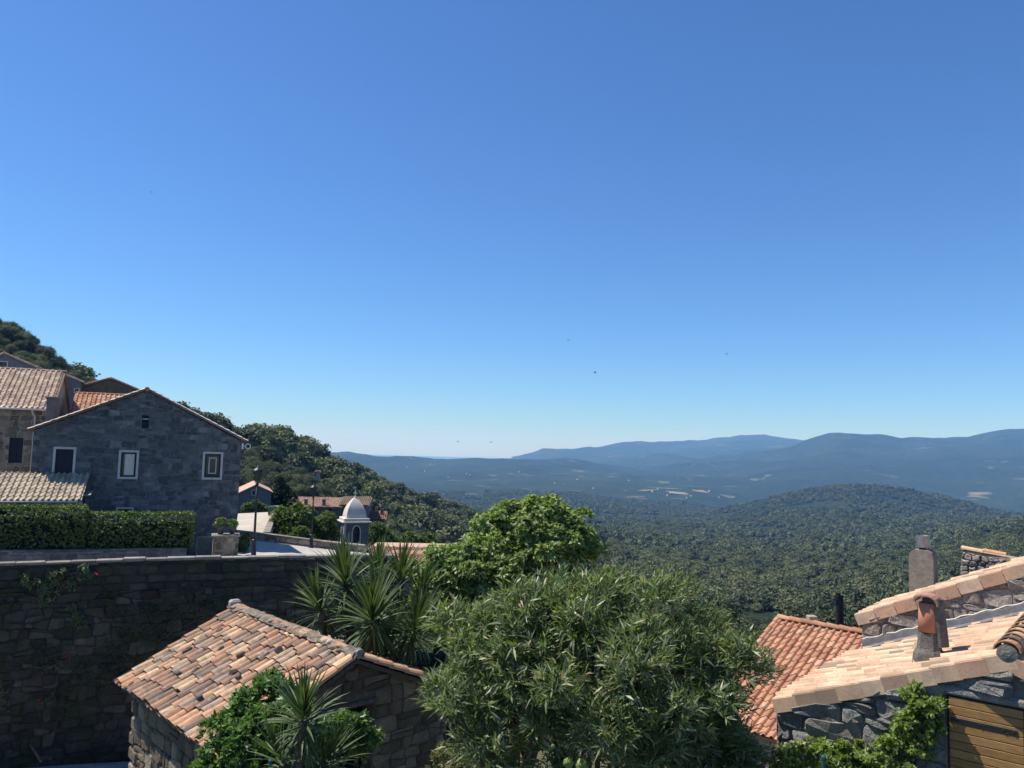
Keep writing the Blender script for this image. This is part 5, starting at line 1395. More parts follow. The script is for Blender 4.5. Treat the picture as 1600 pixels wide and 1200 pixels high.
plain_roof_house('cottage', 'small cottage with a rust red roof right of the farmhouse', 575, 601, 799, 811, 840, 110, 4.2, MAT['rust_tile'], MAT['slate_render'], .12, .28, .45, chim=((597, 795, 806, 4, 2.2),))
gable_house('roadside_gable_house', 'grey gabled house with a pale tiled roof behind the nearer street lamp', [(362, 776), (400, 758), (424, 769)], 815, 86, .35, MAT['house_core'], MAT['far_tile'], 9, [(394, 766, 399, 773)], verge=False)
plain_roof_house('ruin', 'tiny pale house on the wooded spur above the farmhouse', 493, 500, 735, 737, 750, 236, 3, MAT['far_tile'], MAT['beige_core'], .2)
# bin by the forecourt
bp = at_y(425, 806, 66); bn = thing('waste_bin', 'green waste bin on the edge of the forecourt', 'bin', Matrix.Translation(bp)); Bb = frame(bp, (1, .2, 0)) @ Matrix.Diagonal((.6, .6, .65, 1))
MB().add([(-.5, -.42, .15), (.5, -.42, .15), (.5, .42, .15), (-.5, .42, .15), (-.62, -.52, 1.1), (.62, -.52, 1.1), (.62, .52, 1.1), (-.62, .52, 1.1)], [(0, 3, 2, 1), (4, 5, 6, 7), (0, 1, 5, 4), (1, 2, 6, 5), (2, 3, 7, 6), (3, 0, 4, 7)]).build('body', MAT['bin'], bn, Bb)
MB().bevbox((-.66, -.56, 1.1), (.66, .56, 1.2), .03).bevbox((-.5, -.3, 1.2), (.5, .4, 1.3), .05).build('lid', MAT['bin'], bn, Bb)
wme = new_mesh('wheel', *(lambda q: (q.v, q.f))(MB().lathe([(.03, -.04), (.1, -.04), (.1, .04), (.03, .04)], 10)), MAT['iron'])
for sx in (-.4, .4):
    for sy in (-.35, .35): link('wheel', wme, bn, Bb @ Matrix.Translation((sx, sy, .1)) @ Matrix.Rotation(math.pi / 2, 4, 'Y'))

# far white houses, a few pixels each
rg = random.Random(77); spots_far = [(705, 748), (733, 742), (738, 744), (815, 741), (870, 757), (905, 750), (930, 764), (1030, 766), (1045, 776), (1049, 774), (1075, 779), (1082, 777), (1125, 779), (640, 730), (668, 738), (985, 752), (1110, 769), (1022, 772)]
hm = MB().box((-6, -5, -6), (6, 5, 5)); hm.add([(-6.6, -5.6, 5), (6.6, -5.6, 5), (6.6, 0, 7.6), (-6.6, 0, 7.6), (-6.6, 5.6, 5), (6.6, 5.6, 5)], [(0, 1, 2, 3), (3, 2, 5, 4), (0, 3, 4), (1, 5, 2), (0, 4, 5, 1)])
fme = new_mesh('far house', hm.v, hm.f, MAT['white']); fme.materials.append(MAT['far_tile'])
fme.polygons.foreach_set('material_index', [0] * 6 + [1] * 5)
for (a, b) in spots_far:
    i = int((a - U[0]) / (U[1] - U[0])); t_ = ZZ[i] / np.exp(LV); run_ = np.maximum.accumulate(t_)
    want = float(row_to_tan(np.array([float(a)]), np.array([float(b)]))[0]); ok = np.where((t_ >= want) & (t_ >= run_ - 1e-6) & (np.exp(LV) > 1900))[0]
    if not len(ok): continue
    Yc = float(np.exp(LV[ok[0]])); Xc = Yc * (a - 800) / FOC; zc_ = float(land_z(np.array([Xc]), np.array([Yc]))[0])
    s_ = rg.uniform(.4, .75)
    tag(link('far_house', fme, None, Matrix.Translation((Xc, Yc, zc_ + 3)) @ Matrix.Rotation(rg.uniform(-.6, .6), 4, 'Z') @ Matrix.Diagonal((s_, s_, s_, 1))), 'tiny white house far off in the valley', 'house', 'white houses scattered in the far valley')

# ------------------------------------------------------------------ tiled stone hut
def on_plane(px, py, O, n):
    d = ray(px, py); return d * (n.dot(O) / n.dot(d))
HN = at_z(560, 1017, -3.5); h_u = Vector((.687, -.727, 0)).normalized()
BH = frame(HN, h_u)                                                   # x along the ridge towards the near gable, y to the far side
HL, KL, KR, TL, TR = 5.0, .50, .42, 2.30, 2.35
hut = thing('stone_hut', 'small stone hut with a patchy old clay tile roof below the tall wall', 'hut', BH @ Matrix.Translation((-2.5, 0, -3.75)))
x0, x1 = -HL + .18, -.16
yl, yr = -TL + .34, TR - .22
zb = -3.9
gab = [(yl, zb), (yr, zb), (yr, -KR * yr - .2), (0, -.17), (yl, KL * yl - .2)]
door = (-.44, zb, .46, -1.0)
Bg2 = BH @ basis((x1, 0, 0), (0, 1, 0), (0, 0, 1), (1, 0, 0))
slab(MB(), gab, [(door[0], zb + .02, door[2], door[3])], -.42, 0).build('gable_wall', MAT['hut_core'], hut, Bg2)
Bl2 = BH @ basis((0, yl, 0), (1, 0, 0), (0, 0, 1), (0, -1, 0))
eave_w = [(x0, zb), (x1, zb), (x1, KL * yl - .22), (x0, KL * yl - .22)]
slab(MB(), eave_w, [], -.42, 0).build('eave_wall', MAT['hut_core'], hut, Bl2)
MB().box((x0, yr - .42, zb), (x1 - .42, yr, -KR * yr - .22)).build('rear_wall', MAT['hut_core'], hut, BH)
m = MB(); slab(m, gab, [], 0, .42); m.build('far_gable_wall', MAT['hut_core'], hut, BH @ basis((x0, 0, 0), (0, 1, 0), (0, 0, 1), (1, 0, 0)))
lay(hut, Bg2, masonry(gab, .34, .22, [(door[0] - .22, zb, door[2] + .02, door[3] + .26)], seed=21), MAT['hut_stone'], .035, .008, 4, 220)
lay(hut, Bl2, masonry(eave_w, .36, .22, [], seed=22), MAT['hut_stone'], .045, .008, 5, 78)
for k in range(9):                                                    # quoins standing proud on the far corner
    z = zb + .12 + k * .29; w = .30 if k % 2 else .42
    q = MB().bevbox((-w * .5, -.12, -.12), (w * .5, .12, .12), .035)
    q.build('quoin', MAT['hut_stone'], hut, BH @ Matrix.Translation((x0 + w * .5 - .07 - .03 * (k % 3), yl + .05, z)) @ Matrix.Rotation(.12 * math.sin(k * 2.1), 4, 'Y'))
for k, (za, zb_, ya, yb, w) in enumerate(((-.99, -.90, -.72, .56, .05), (-.885, -.76, -.66, .66, .02))):
    MB().bevbox((-.3, ya, za), (w, yb, zb_), .02).build('lintel', MAT['old_wood'], hut, BH @ Matrix.Translation((x1, 0, 0)))
dm_ = MB().box((-.36, door[0], zb), (-.32, door[2], door[3])); dm_.build('door', MAT['dark'], hut, BH @ Matrix.Translation((x1, 0, 0)))  # sheet coloured near-black for the shade within the doorway
for (sg, K, T) in ((1, KL, TL), (-1, KR, TR)):
    c, s = 1 / math.hypot(1, K), K / math.hypot(1, K); L = T / c
    if sg > 0: o, u_ax, v = Vector((-HL, -T, -K * T - .12)), Vector((1, 0, 0)), Vector((0, c, s))
    else: o, u_ax, v = Vector((0, T, -K * T - .12)), Vector((-1, 0, 0)), Vector((0, -c, s))
    Br = BH @ basis(o, u_ax, v, u_ax.cross(v))
    MB().box((.03, .08, -.09), (HL - .03, L - .02, -.025)).build('roof_deck', MAT['old_wood'], hut, Br)
    if sg > 0:
        tile_roof(hut, Br, HL - .18, L, .2, .355, MAT['old_tile'], 'canal', 300, 1.8, 17, MAT['old_pan'], slope_wave=.014, size=1.06, stagger=.15)
        B_LEFT = Br; L_LEFT = L
        ridge_caps(hut, Br @ Vector((HL - .09, -.03, .02)), Br @ Vector((HL - .09, L - .04, .02)), MAT['edge_tile'], .115, .37, 3, 'verge_tile', up=(Br.to_3x3() @ Vector((0, 0, 1))))
        nr = int(HL / .21)
    else:
        tile_roof(hut, Br, HL, L, .2, .355, MAT['old_tile'], 'canal', 0, 1.6, 18, MAT['old_pan'], joined=True, u0=.2)
        ridge_caps(hut, Br @ Vector((.09, -.03, .0)), Br @ Vector((.09, L - .04, .0)), MAT['edge_tile'], .115, .37, 5, 'verge_tile', up=(Br.to_3x3() @ Vector((0, 0, 1))))
# ridge: lumpy mortar with caps sunk into it
rng = np.random.default_rng(6); mm = MB(); n = 60; k = 9
vs, fs = [], []
for i in range(n + 1):
    x = -HL - .02 + (HL + .04) * i / n
    for j in range(k):
        a = math.pi * j / (k - 1); r_ = .105 * (1 + .16 * rng.normal())
        vs.append((x, -math.cos(a) * r_ * 1.25, -.075 + math.sin(a) * r_ * .85))
for i in range(n):
    for j in range(k - 1): fs.append((i * k + j, (i + 1) * k + j, (i + 1) * k + j + 1, i * k + j + 1))
fs += [tuple(range(k)), tuple(range(n * k + k - 1, n * k - 1, -1))]
mm.add(vs, fs).build('ridge_mortar', MAT['ridge_mortar'], hut, BH)
rt = new_mesh('ridge_tile', *canal_tile(.115, .10, .42, .02, .016, 7, .7), MAT['old_tile'])
for i in range(13):
    link('ridge_tile', rt, hut, BH @ basis((-HL + .02 + i * .385, 0, -.070 + .010 * rng.normal()), (0, -1, 0), (1, 0, 0), (0, 0, 1)) @ Matrix.Rotation(rng.normal() * .03, 4, 'Z'))
MB().lathe([(.08, .0), (.08, .04), (.02, .055)], 10).build('ridge_end', MAT['cement'], hut, BH @ basis((.0, 0, -.05), (0, 1, 0), (0, 0, 1), (1, 0, 0)))
MB().bevbox((-HL - .06, -.12, -.06), (-HL + .14, .12, .09), .04).build('end_block', MAT['cement'], hut, BH)
# loose stones weighing the tiles down
def rock_mesh(seed, s):
    bm = bmesh.new(); bmesh.ops.create_icosphere(bm, subdivisions=2, radius=1); rg = np.random.default_rng(seed); ph = rg.uniform(0, 6, 6)
    for v in bm.verts:
        c = v.co; f = 1 + .16 * math.sin(c.x * 3 + ph[0]) + .14 * math.sin(c.y * 4 + ph[1]) + .12 * math.sin(c.z * 4 + ph[2]); v.co = Vector((c.x * s[0], c.y * s[1], c.z * s[2])) * f
    me = bpy.data.meshes.new('rock'); bm.to_mesh(me); bm.free(); me.materials.append(MAT['roof_rock']); return me
MAT['roof_rock'] = stone_mat('dark roof rock', [(0, (0.07, 0.062, 0.055)), (.6, (0.14, 0.125, 0.11)), (1, (0.34, 0.32, 0.28))], (0.3, 0.3, 0.27), 0.6, 12, .02)
nl = (B_LEFT.to_3x3() @ Vector((0, 0, 1))); ol = B_LEFT.translation + nl * .10
rk = [(343, 985, 'uppermost dark stone on the hut roof, near the far ridge'), (293, 1016, 'dark stone on the hut roof below the far end'), (376, 1022, 'flat dark stone in the middle of the hut roof'), (345, 1013, 'small pale stone just left of the middle of the hut roof'), (279, 1052, 'long dark stone low on the hut roof'), (305, 1047, 'small brown stone beside the long dark stone on the hut roof'), (364, 1050, 'small brown stone on the hut roof below its middle'), (372, 1058, 'dark lump on the hut roof, nearest the yucca'), (203, 1071, 'pale flat stone at the far corner of the hut eave'), (416, 1020, 'small round stone on the hut roof towards the near ridge'), (312, 1089, 'grey stone low on the hut roof near the eave'), (434, 1014, 'brown stone on the hut roof under the near ridge')]
for i, (a, b, lab) in enumerate(rk):
    p = on_plane(a, b, ol, nl); rr = random.Random(i)
    sz = (rr.uniform(.035, .06), rr.uniform(.05, .10), rr.uniform(.03, .045))
    o = tag(link('roof_stone', rock_mesh(i, sz), None, Matrix.Translation(p) @ (B_LEFT.to_3x3().to_4x4()) @ Matrix.Rotation(rr.uniform(-.6, .6), 4, 'Z')), lab, 'stone', 'loose stones on the hut roof')
# stick leaning at the foot of the tall wall
p0, p1 = at_y(47, 1164, 31.2), at_y(64, 1190, 29.6)
tag(MB().tube([p0, p0.lerp(p1, .5) + Vector((0, 0, .03)), p1], [.035, .04, .035], 7).build('plank', MAT['old_wood']), 'short grey pole leaning at the foot of the tall wall', 'pole')

# ------------------------------------------------------------------ near house on the right
r_w = Vector((.765, -.644, 0)).normalized(); r_n = Vector((r_w.y, -r_w.x, 0)); r_b = -r_n
O_R = at_y(1480, 1088, 10.0)
RA, RD = on_wall(1205, 1088, O_R, r_w), on_wall(1562, 1017, O_R, r_w)
R0 = Vector((O_R.x, O_R.y, 0))
BR = basis(R0, r_w, (0, 0, 1), r_n)
def ruv(p): return ((p - R0).dot(r_w), p.z)
ra, rd = ruv(RA), ruv(RD)
sl = (rd[1] - ra[1]) / (rd[0] - ra[0])
rh_ = thing('granite_house', 'granite house with a pale new tile roof and a boarded door, nearest on the right', 'house', Matrix.Translation((R0.x, R0.y, -6.8)))
ap_u, ap_v = rd[0] + .08, rd[1] + .08 * sl
wall_poly = [(ra[0] + .06, -6.9), (2.6, -6.9), (2.6, ap_v - (2.6 - ap_u) * sl - .2), (ap_u, ap_v - .2), (ra[0] + .06, ra[1] - .16)]
da, db = ruv(on_wall(1480, 1088, O_R, r_w)), ruv(on_wall(1597, 1111, O_R, r_w))
dtop = da[1]; d0, d1 = da[0], db[0] + .02
slab(MB(), wall_poly, [(d0 - .02, -5.2, d1 + .02, dtop + .02)], -.45, -.06).build('wall', MAT['granite_core'], rh_, BR)
BRf = BR @ Matrix.Translation((0, 0, -.06))
dh = (d0 - .03, -5.2, d1 + .04, dtop + .12)
lay(rh_, BRf, masonry(wall_poly, .46, .25, [dh], seed=33, wave=.3), MAT['granite'], .075, .008, 7, 250, rough=1.6)
MB().bevbox((d0 - .12, dtop + .02, -.3), (d1 + .3, dtop + .13, .0), .03).build('lintel', MAT['granite'], rh_, BR)
dr = MB().box((d0, -5.2, -.10), (d1, dtop, -.06)).build('door', MAT['frame'], rh_, BR)
nb = 16; z = dtop
for i in range(nb):
    h = .105; z1_ = z - h
    MB().bevbox((d0 + .012, z1_ + .003, -.055), (d1 - .012, z - .003, -.018), .006).build('board', MAT['wood'], dr, BR)
    z = z1_
hz_ = dtop - .27
MB().bevbox((d0 + .03, hz_ - .028, -.02), (d0 + .74, hz_ + .028, -.008), .003).build('strap_hinge', MAT['iron'], dr, BR)
for q in (.1, .35, .6, .7): MB().lathe([(.014, 0), (.011, .008), (.003, .012)], 8).build('rivet', MAT['iron'], dr, BR @ Matrix.Translation((d0 + q, hz_, -.008)))
# roof
RW = 3.6
e3 = (RD - RA).normalized(); RL = (Vector((ap_u - ra[0], ap_v - ra[1]))).length
oR = RA + r_b * RW; uR_ = -r_b; nR = uR_.cross(e3)
BRr = basis(oR - nR * .10, uR_, e3, nR)
MB().box((0, .02, -.08), (RW - .02, RL, -.02)).build('roof_deck', MAT['pale_pan'], rh_, BRr)
tile_roof(rh_, BRr, RW - .14, RL, .235, .36, MAT['pale_tile'], 'roman', 230, 1.0, 41, MAT['pale_pan'], stagger=.14)
nv = 10; stp = RL / nv
def verge_piece(L):
    m = MB(); m.bevbox((-.012, 0, -.15), (.012, L + .035, .045), .004); m.bevbox((-.17, 0, .03), (-.012, L + .035, .055), .004); return m
vm = verge_piece(stp)
vme = new_mesh('verge_tile', vm.v, vm.f, MAT['pale_tile'])
for i in range(nv):
    link('verge_tile', vme, rh_, BRr @ Matrix.Translation((RW + .02, i * stp, .02 + .004 * (i % 2))) @ Matrix.Rotation(-.045, 4, 'X') @ Matrix.Rotation(random.uniform(-.012, .012), 4, 'Z'))
# far slope past the ridge
e4 = Vector((r_w.x, r_w.y, -sl)).normalized(); AP = R0 + r_w * ap_u + Vector((0, 0, ap_v))
RL2 = 2.6; o4 = AP + e4 * RL2; v4 = -e4; u4 = r_b; n4 = u4.cross(v4)
BR4 = basis(o4 - n4 * .10, u4, v4, n4)
MB().box((0, .02, -.08), (RW, RL2 - .05, -.02)).build('roof_deck', MAT['pale_pan'], rh_, BR4)
tile_roof(rh_, BR4, RW, RL2 - .1, .235, .36, MAT['red_tile'], 'roman', 60, .8, 42)
for i in range(7): link('verge_tile', vme, rh_, BR4 @ Matrix.Translation((-.02, i * .36, .02)) @ Matrix.Diagonal((-1, 1, 1, 1)) @ Matrix.Rotation(-.045, 4, 'X'))
ridge_caps(rh_, AP - r_b * .04 + Vector((0, 0, -.04)), AP + r_b * RW + Vector((0, 0, -.04)), MAT['terracotta_band'] if 'terracotta_band' in MAT else MAT['old_tile'], .15, .30, 9)
MB().lathe([(.115, 0), (.115, .03), (.03, .05)], 12).build('ridge_end', MAT['granite_core'], rh_, basis(AP + r_n * .0 + Vector((0, 0, -.05)), r_w, (0, 0, 1), r_n))
# side wall under the low eave
MB().box((ra[0] + .06, -6.9, -RW), (ra[0] + .5, ra[1] - .16, -.45)).build('side_wall', MAT['granite_core'], rh_, BR)
MAT['flue_mortar'] = plain_mat('sooty flue mortar', (0.17, 0.155, 0.135), 0.97, 0.1, 0.45, 8, 0.9, 0, 0.03)
# clay flue on the roof
fp = on_plane(1452, 1026, BRr.translation + nR * .1, nR)
fl = thing('clay_flue', 'terracotta flue pipe with a curved tile cap on a mortar foot, on the pale roof', 'flue', Matrix.Translation(fp)); Bf = frame(fp, r_w)
m = MB(); n = 10
prof = [(.27, .23, -.25), (.235, .20, .05), (.185, .165, .11), (.165, .15, .22), (.16, .15, .33)]
vs, fs = [], []
for (a, b, z) in prof:
    for k in range(12):
        t = 2 * math.pi * k / 12; q = (abs(math.cos(t)) ** 4 + abs(math.sin(t)) ** 4) ** -.25
        vs.append((a * q * math.cos(t) * .8, b * q * math.sin(t) * .8, z + .012 * math.sin(k * 2.3 + z * 9)))
for i in range(len(prof) - 1):
    for k in range(12): fs.append((12 * i + k, 12 * i + (k + 1) % 12, 12 * i + 12 + (k + 1) % 12, 12 * i + 12 + k))
fs.append(tuple(range(12 * len(prof) - 12, 12 * len(prof))))
m.add(vs, fs).build('mortar_foot', MAT['flue_mortar'], fl, Bf)
MB().lathe([(.135, .34), (.13, .46), (.133, .465), (.118, .72), (.098, .73), (.10, .36)], 16).build('pipe', MAT['terracotta'], fl, Bf, True)
lean = MB(); lv, lf = canal_tile(.125, .115, .62, 0, .016, 8, .9); lean.add(lv, lf)
lean.build('leaning_tile', MAT['flue_mortar'], fl, Bf @ basis((.13, .03, .16), (0, -1, 0), (-.08, 0, .997), (.997, 0, .08)))
cv_, cf_ = canal_tile(.155, .145, .36, 0, .018, 8, .75)
MB().add(cv_, cf_).build('cap_tile', MAT['rust_tile'], fl, Bf @ basis((.0, -.18, .73), (1, 0, 0), (0, 1, 0), (0, 0, 1)) @ Matrix.Rotation(.12, 4, 'Y'))
MB().bevbox((-.09, .05, .66), (.09, .12, .78), .01).build('cap_rest', MAT['cement'], fl, Bf)

# ------------------------------------------------------------------ the house behind it, with the metal capped chimney
S0 = RA + r_b * RW; S0 = Vector((S0.x, S0.y, 0)); BS = basis(S0, r_w, (0, 0, 1), r_n)
def suv(px, py):
    p = on_wall(px, py, S0, r_w); return ((p - S0).dot(r_w), p.z)
sa, sb = suv(1337, 964), suv(1600, 884)
ssl = (sb[1] - sa[1]) / (sb[0] - sa[0]); u_end = sb[0] + 1.6
sh = thing('pale_granite_house', 'pale granite house end rising behind the pale tile roof', 'house', Matrix.Translation((S0.x, S0.y, -7)))
sc = suv(1347, 1000)[0]
sp = [(sc, -6.8), (u_end, -6.8), (u_end, sa[1] + ssl * (u_end - sa[0]) - .1), (sc, sa[1] + ssl * (sc - sa[0]) - .1)]
slab(MB(), sp, [], -.4, -.02).build('wall', MAT['warm_core'], sh, BS)
lay(sh, BS @ Matrix.Translation((0, 0, -.02)), masonry([(sc, -4.4), (u_end, -4.4), sp[2], sp[3]], .40, .21, [], seed=44, wave=.28), MAT['warm_granite'], .045, .007, 9, 220, rough=1.4)
MB().box((sc, -6.8, -5), (sc + .4, sp[3][1], -.4)).build('side_wall', MAT['warm_core'], sh, BS)
e5 = (Vector((r_w.x, r_w.y, ssl))).normalized(); p5 = S0 + r_w * sa[0] + Vector((0, 0, sa[1])); W5 = 2.1; L5 = (u_end - sa[0]) * math.hypot(1, ssl)
n5 = (-r_b).cross(e5); B5 = basis(p5 + r_b * (W5 - .05) - n5 * .05, -r_b, e5, n5)
MB().box((0, .02, -.07), (W5 - .02, L5, -.015)).build('roof_deck', MAT['pale_pan'], sh, B5)
tile_roof(sh, B5, W5 - .2, L5, .235, .36, MAT['pale_tile'], 'roman', 220, 1.0, 43, MAT['pale_pan'], stagger=.14)
vp = p5 + r_n * .05 - n5 * .03
for i in range(int(L5 / .36)): link('verge_tile', vme, sh, B5 @ Matrix.Translation((W5 - .02, i * .36, .05 + .004 * (i % 2))) @ Matrix.Rotation(-.05, 4, 'X') @ Matrix.Rotation(random.uniform(-.02, .02), 4, 'Z'))
# flashing where the lower roof meets this wall
fz = MB(); q0 = oR + nR * .0 + e3 * .28
fz.add([(0, 0, 0)], [])
fz = MB(); nseg = 24
vs, fs = [], []
for i in range(nseg + 1):
    b0 = q0 + e3 * (RL * 1.25 * i / nseg) + r_n * .02
    for (dn, up_) in ((.13, -.005), (.05, .03), (.035, .13 + .012 * math.sin(i * 1.7)), (.0, .145 + .012 * math.sin(i * 1.7))): vs.append(b0 + r_n * dn + Vector((0, 0, up_)) + nR * .0)
for i in range(nseg):
    for k in range(3): fs.append((4 * i + k, 4 * i + k + 1, 4 * i + k + 5, 4 * i + k + 4))
fz.add(vs, fs).build('flashing', MAT['zinc'], sh)
bead = MB(); bead.tube([q0 + e3 * (RL * 1.25 * i / 40) + r_n * .03 + Vector((0, 0, .15 + .014 * math.sin(i * 1.9))) for i in range(41)], .011, 6); bead.build('mortar_bead', MAT['white'], sh)
# chimney with steel cowl
cb = at_y(1443.5, 932, 15.2); ck = thing('capped_chimney', 'roughcast chimney with rounded shoulders and a steel cowl', 'chimney', Matrix.Translation(cb)); Bk = frame(cb, r_w)
top = at_y(1443.5, 858, 15.2).z - cb.z
prof = [(-.215, -.6), (.215, -.6), (.215, top - .14), (.185, top - .05), (.12, top - .005), (-.12, top - .005), (-.185, top - .05), (-.215, top - .14)]
MB().prism(prof, -.19, .19).build('shaft', MAT['flue_stone'], ck, Bk)
ct = at_y(1442, 836.5, 15.2).z - cb.z
MB().lathe([(.07, top - .03), (.07, top + .05), (.05, top + .06)], 10).build('neck', MAT['iron'], ck, Bk)
MB().lathe([(.118, top + .035), (.125, top + .04), (.125, ct), (.118, ct), (.112, ct - .02), (.112, top + .05)], 20, close=False).build('cowl', MAT['steel'], ck, Bk)
MB().lathe([(.004, ct - .05), (.1, ct - .06), (.1, ct - .05), (.004, ct - .03)], 14).build('baffle', MAT['steel'], ck, Bk)

# ------------------------------------------------------------------ rubble gable at the right edge
T0 = at_y(1500, 905, 19.5); T0.z = 0; BT = basis(T0, r_w, (0, 0, 1), r_n)
def tuv(px, py):
    p = on_wall(px, py, T0, r_w); return ((p - T0).dot(r_w), p.z)
t1, t2, t3 = tuv(1504, 862), tuv(1570, 871), tuv(1640, 884)
tb = thing('field_stone_house', 'round field stone wall with an orange tile edge at the right border', 'house', Matrix.Translation((T0.x, T0.y, -6)))
tp = [(tuv(1493, 915)[0], -5.5), (t3[0] + .6, -5.5), (t3[0] + .6, t3[1] - .12), t2, t1]
tp = [tp[0], tp[1], tp[2], (t1[0], t1[1])]
slab(MB(), tp, [], -.4, 0).build('wall', MAT['granite_core'], tb, BT)
lay(tb, BT, rubble([(tp[0][0], -3.6), (tp[1][0], -3.6), tp[2], tp[3]], .17, .13, [], seed=51, jit=.36), MAT['pebble'], .06, .008, 3, 160, rough=1.2)
slope_slab(tb, BT, (t1[0] - .02, t1[1] + .0), (t3[0] + .7, t3[1] - .12), .55, .05, MAT['old_tile'], .0)
ridge_caps(tb, BT @ Vector((t1[0] - .03, t1[1] + .05, -.06)), BT @ Vector((t2[0], t2[1] + .05, -.06)), MAT['edge_tile'], .09, .42, 3, 'verge_tile')

# ------------------------------------------------------------------ red roofed house below
QL, QR = at_z(1216, 965, -6.0), at_z(1340, 987, -6.0)
q_d = (QR - QL).normalized(); q_p = Vector((q_d.y, -q_d.x, 0)); qk = .42; qt = 5.6
QR = QL + q_d * ((QR - QL).length + 1.2); WQ = (QR - QL).length
qh = thing('red_tiled_house', 'house with a red clay tile roof beyond the oleander, its ridge falling to the right', 'house', Matrix.Translation(QL + q_p * qt * .5 + Vector((0, 0, -7))))
c, s = 1 / math.hypot(1, qk), qk / math.hypot(1, qk)
oq = QL + q_p * qt + Vector((0, 0, -qk * qt)); vq = Vector((-q_p.x * c, -q_p.y * c, s)); nq = q_d.cross(vq)
BQ = basis(oq - nq * .06, q_d, vq, nq)
MB().box((0.02, .02, -.1), (WQ, qt / c, -.02)).build('roof_deck', MAT['red_tile'], qh, BQ)
tile_roof(qh, BQ, WQ, qt / c, .25, .38, MAT['red_tile'], 'roman', 300, .7, 61, key=lambda t: -t[1])
oq2 = QR - q_p * qt + Vector((0, 0, -qk * qt)); v2 = Vector((q_p.x * c, q_p.y * c, s)); BQ2 = basis(oq2, -q_d, v2, (-q_d).cross(v2))
MB().box((0, 0, -.1), (WQ, qt / c, -.02)).build('roof_deck', MAT['red_tile'], qh, BQ2)
ridge_caps(qh, QL + Vector((0, 0, .0)), QR, MAT['red_tile'], .14, .44, 4)
ridge_caps(qh, oq + nq * .0, oq + vq * (qt / c), MAT['red_tile'], .10, .38, 8, 'verge_tile', up=nq)
BQw = frame((QL.x, QL.y, 0), q_d)
zq = -6.0 - qk * qt
m = MB(); m.add([(u, y_, z_) for u in (.2, WQ - .1) for y_, z_ in ((-qt + .25, -13), (qt - .25, -13), (qt - .25, zq - .05), (0, -6.18), (-qt + .25, zq - .05))], [(0, 4, 3, 2, 1), (5, 6, 7, 8, 9), (0, 5, 9, 4), (1, 2, 7, 6), (0, 1, 6, 5), (4, 9, 8, 3), (3, 8, 7, 2)])
m.build('wall', MAT['warm_core'], qh, BQw)
cq = at_y(1268.5, 975, 31.5); qc = MB().bevbox((-.17, -.17, -.8), (.17, .17, .33), .02); qc.build('chimney', MAT['beige_core'], qh, Matrix.Translation(cq))
# ------------------------------------------------------------------ electricity pole and its cable
pb = at_y(1311.5, 985, 34.5); pt_ = at_y(1311.5, 926, 34.5)
po = thing('utility_pole', 'dark twin utility pole behind the red tiled roof', 'pole', Matrix.Translation((pb.x, pb.y, -14)))
MB().tube([(pb.x - .09, pb.y, -14), (pt_.x - .06, pt_.y, pt_.z)], [.13, .10], 10).build('mast', MAT['pole'], po)
MB().tube([(pb.x + .16, pb.y + .05, -14), (pt_.x + .11, pt_.y + .05, pt_.z - .12)], [.11, .085], 10).build('mast', MAT['pole'], po)
MB().box((pt_.x - .22, pt_.y - .14, pt_.z - .32), (pt_.x - .12, pt_.y - .02, pt_.z - .12)).build('clamp', MAT['iron'], po)
MB().tube([(pt_.x + .15, pt_.y, pt_.z - .4), (pt_.x + .38, pt_.y, pt_.z - .42)], .02, 6).build('insulator_arm', MAT['iron'], po)
MB().lathe([(.03, -.08), (.06, -.02), (.03, .02), (.055, .06), (.02, .1)], 8).build('insulator', MAT['grey_iron'], po, Matrix.Translation((pt_.x + .38, pt_.y, pt_.z - .42)))
c0 = Vector((pt_.x - .18, pt_.y - .1, pt_.z - .22)); c1 = at_y(1080, 996, 40)
pts = []
for i in range(25):
    t = i / 24; p = c0.lerp(c1, t); p.z -= .55 * 4 * t * (1 - t) * .4; pts.append(p)
tag(MB().tube(pts, .028, 6).build('power_cable', MAT['iron']), 'thin black cable sagging to the left from the utility pole', 'cable')

# ------------------------------------------------------------------ planting close to the camera
def blobs_px(lst, Y0):
    """lumps given as (photo x, photo y, radius in photo pixels, depth offset in metres, squash)"""
    out = []
    for q in lst:
        px, py, r_, dy = q[:4]; sq = q[4] if len(q) > 4 else 1.0
        c = at_y(px, py, Y0 + dy); R = r_ * (Y0 + dy) / FOC
        out.append(((c.x, c.y, c.z), (R, R * .95, R * sq)))
    return out

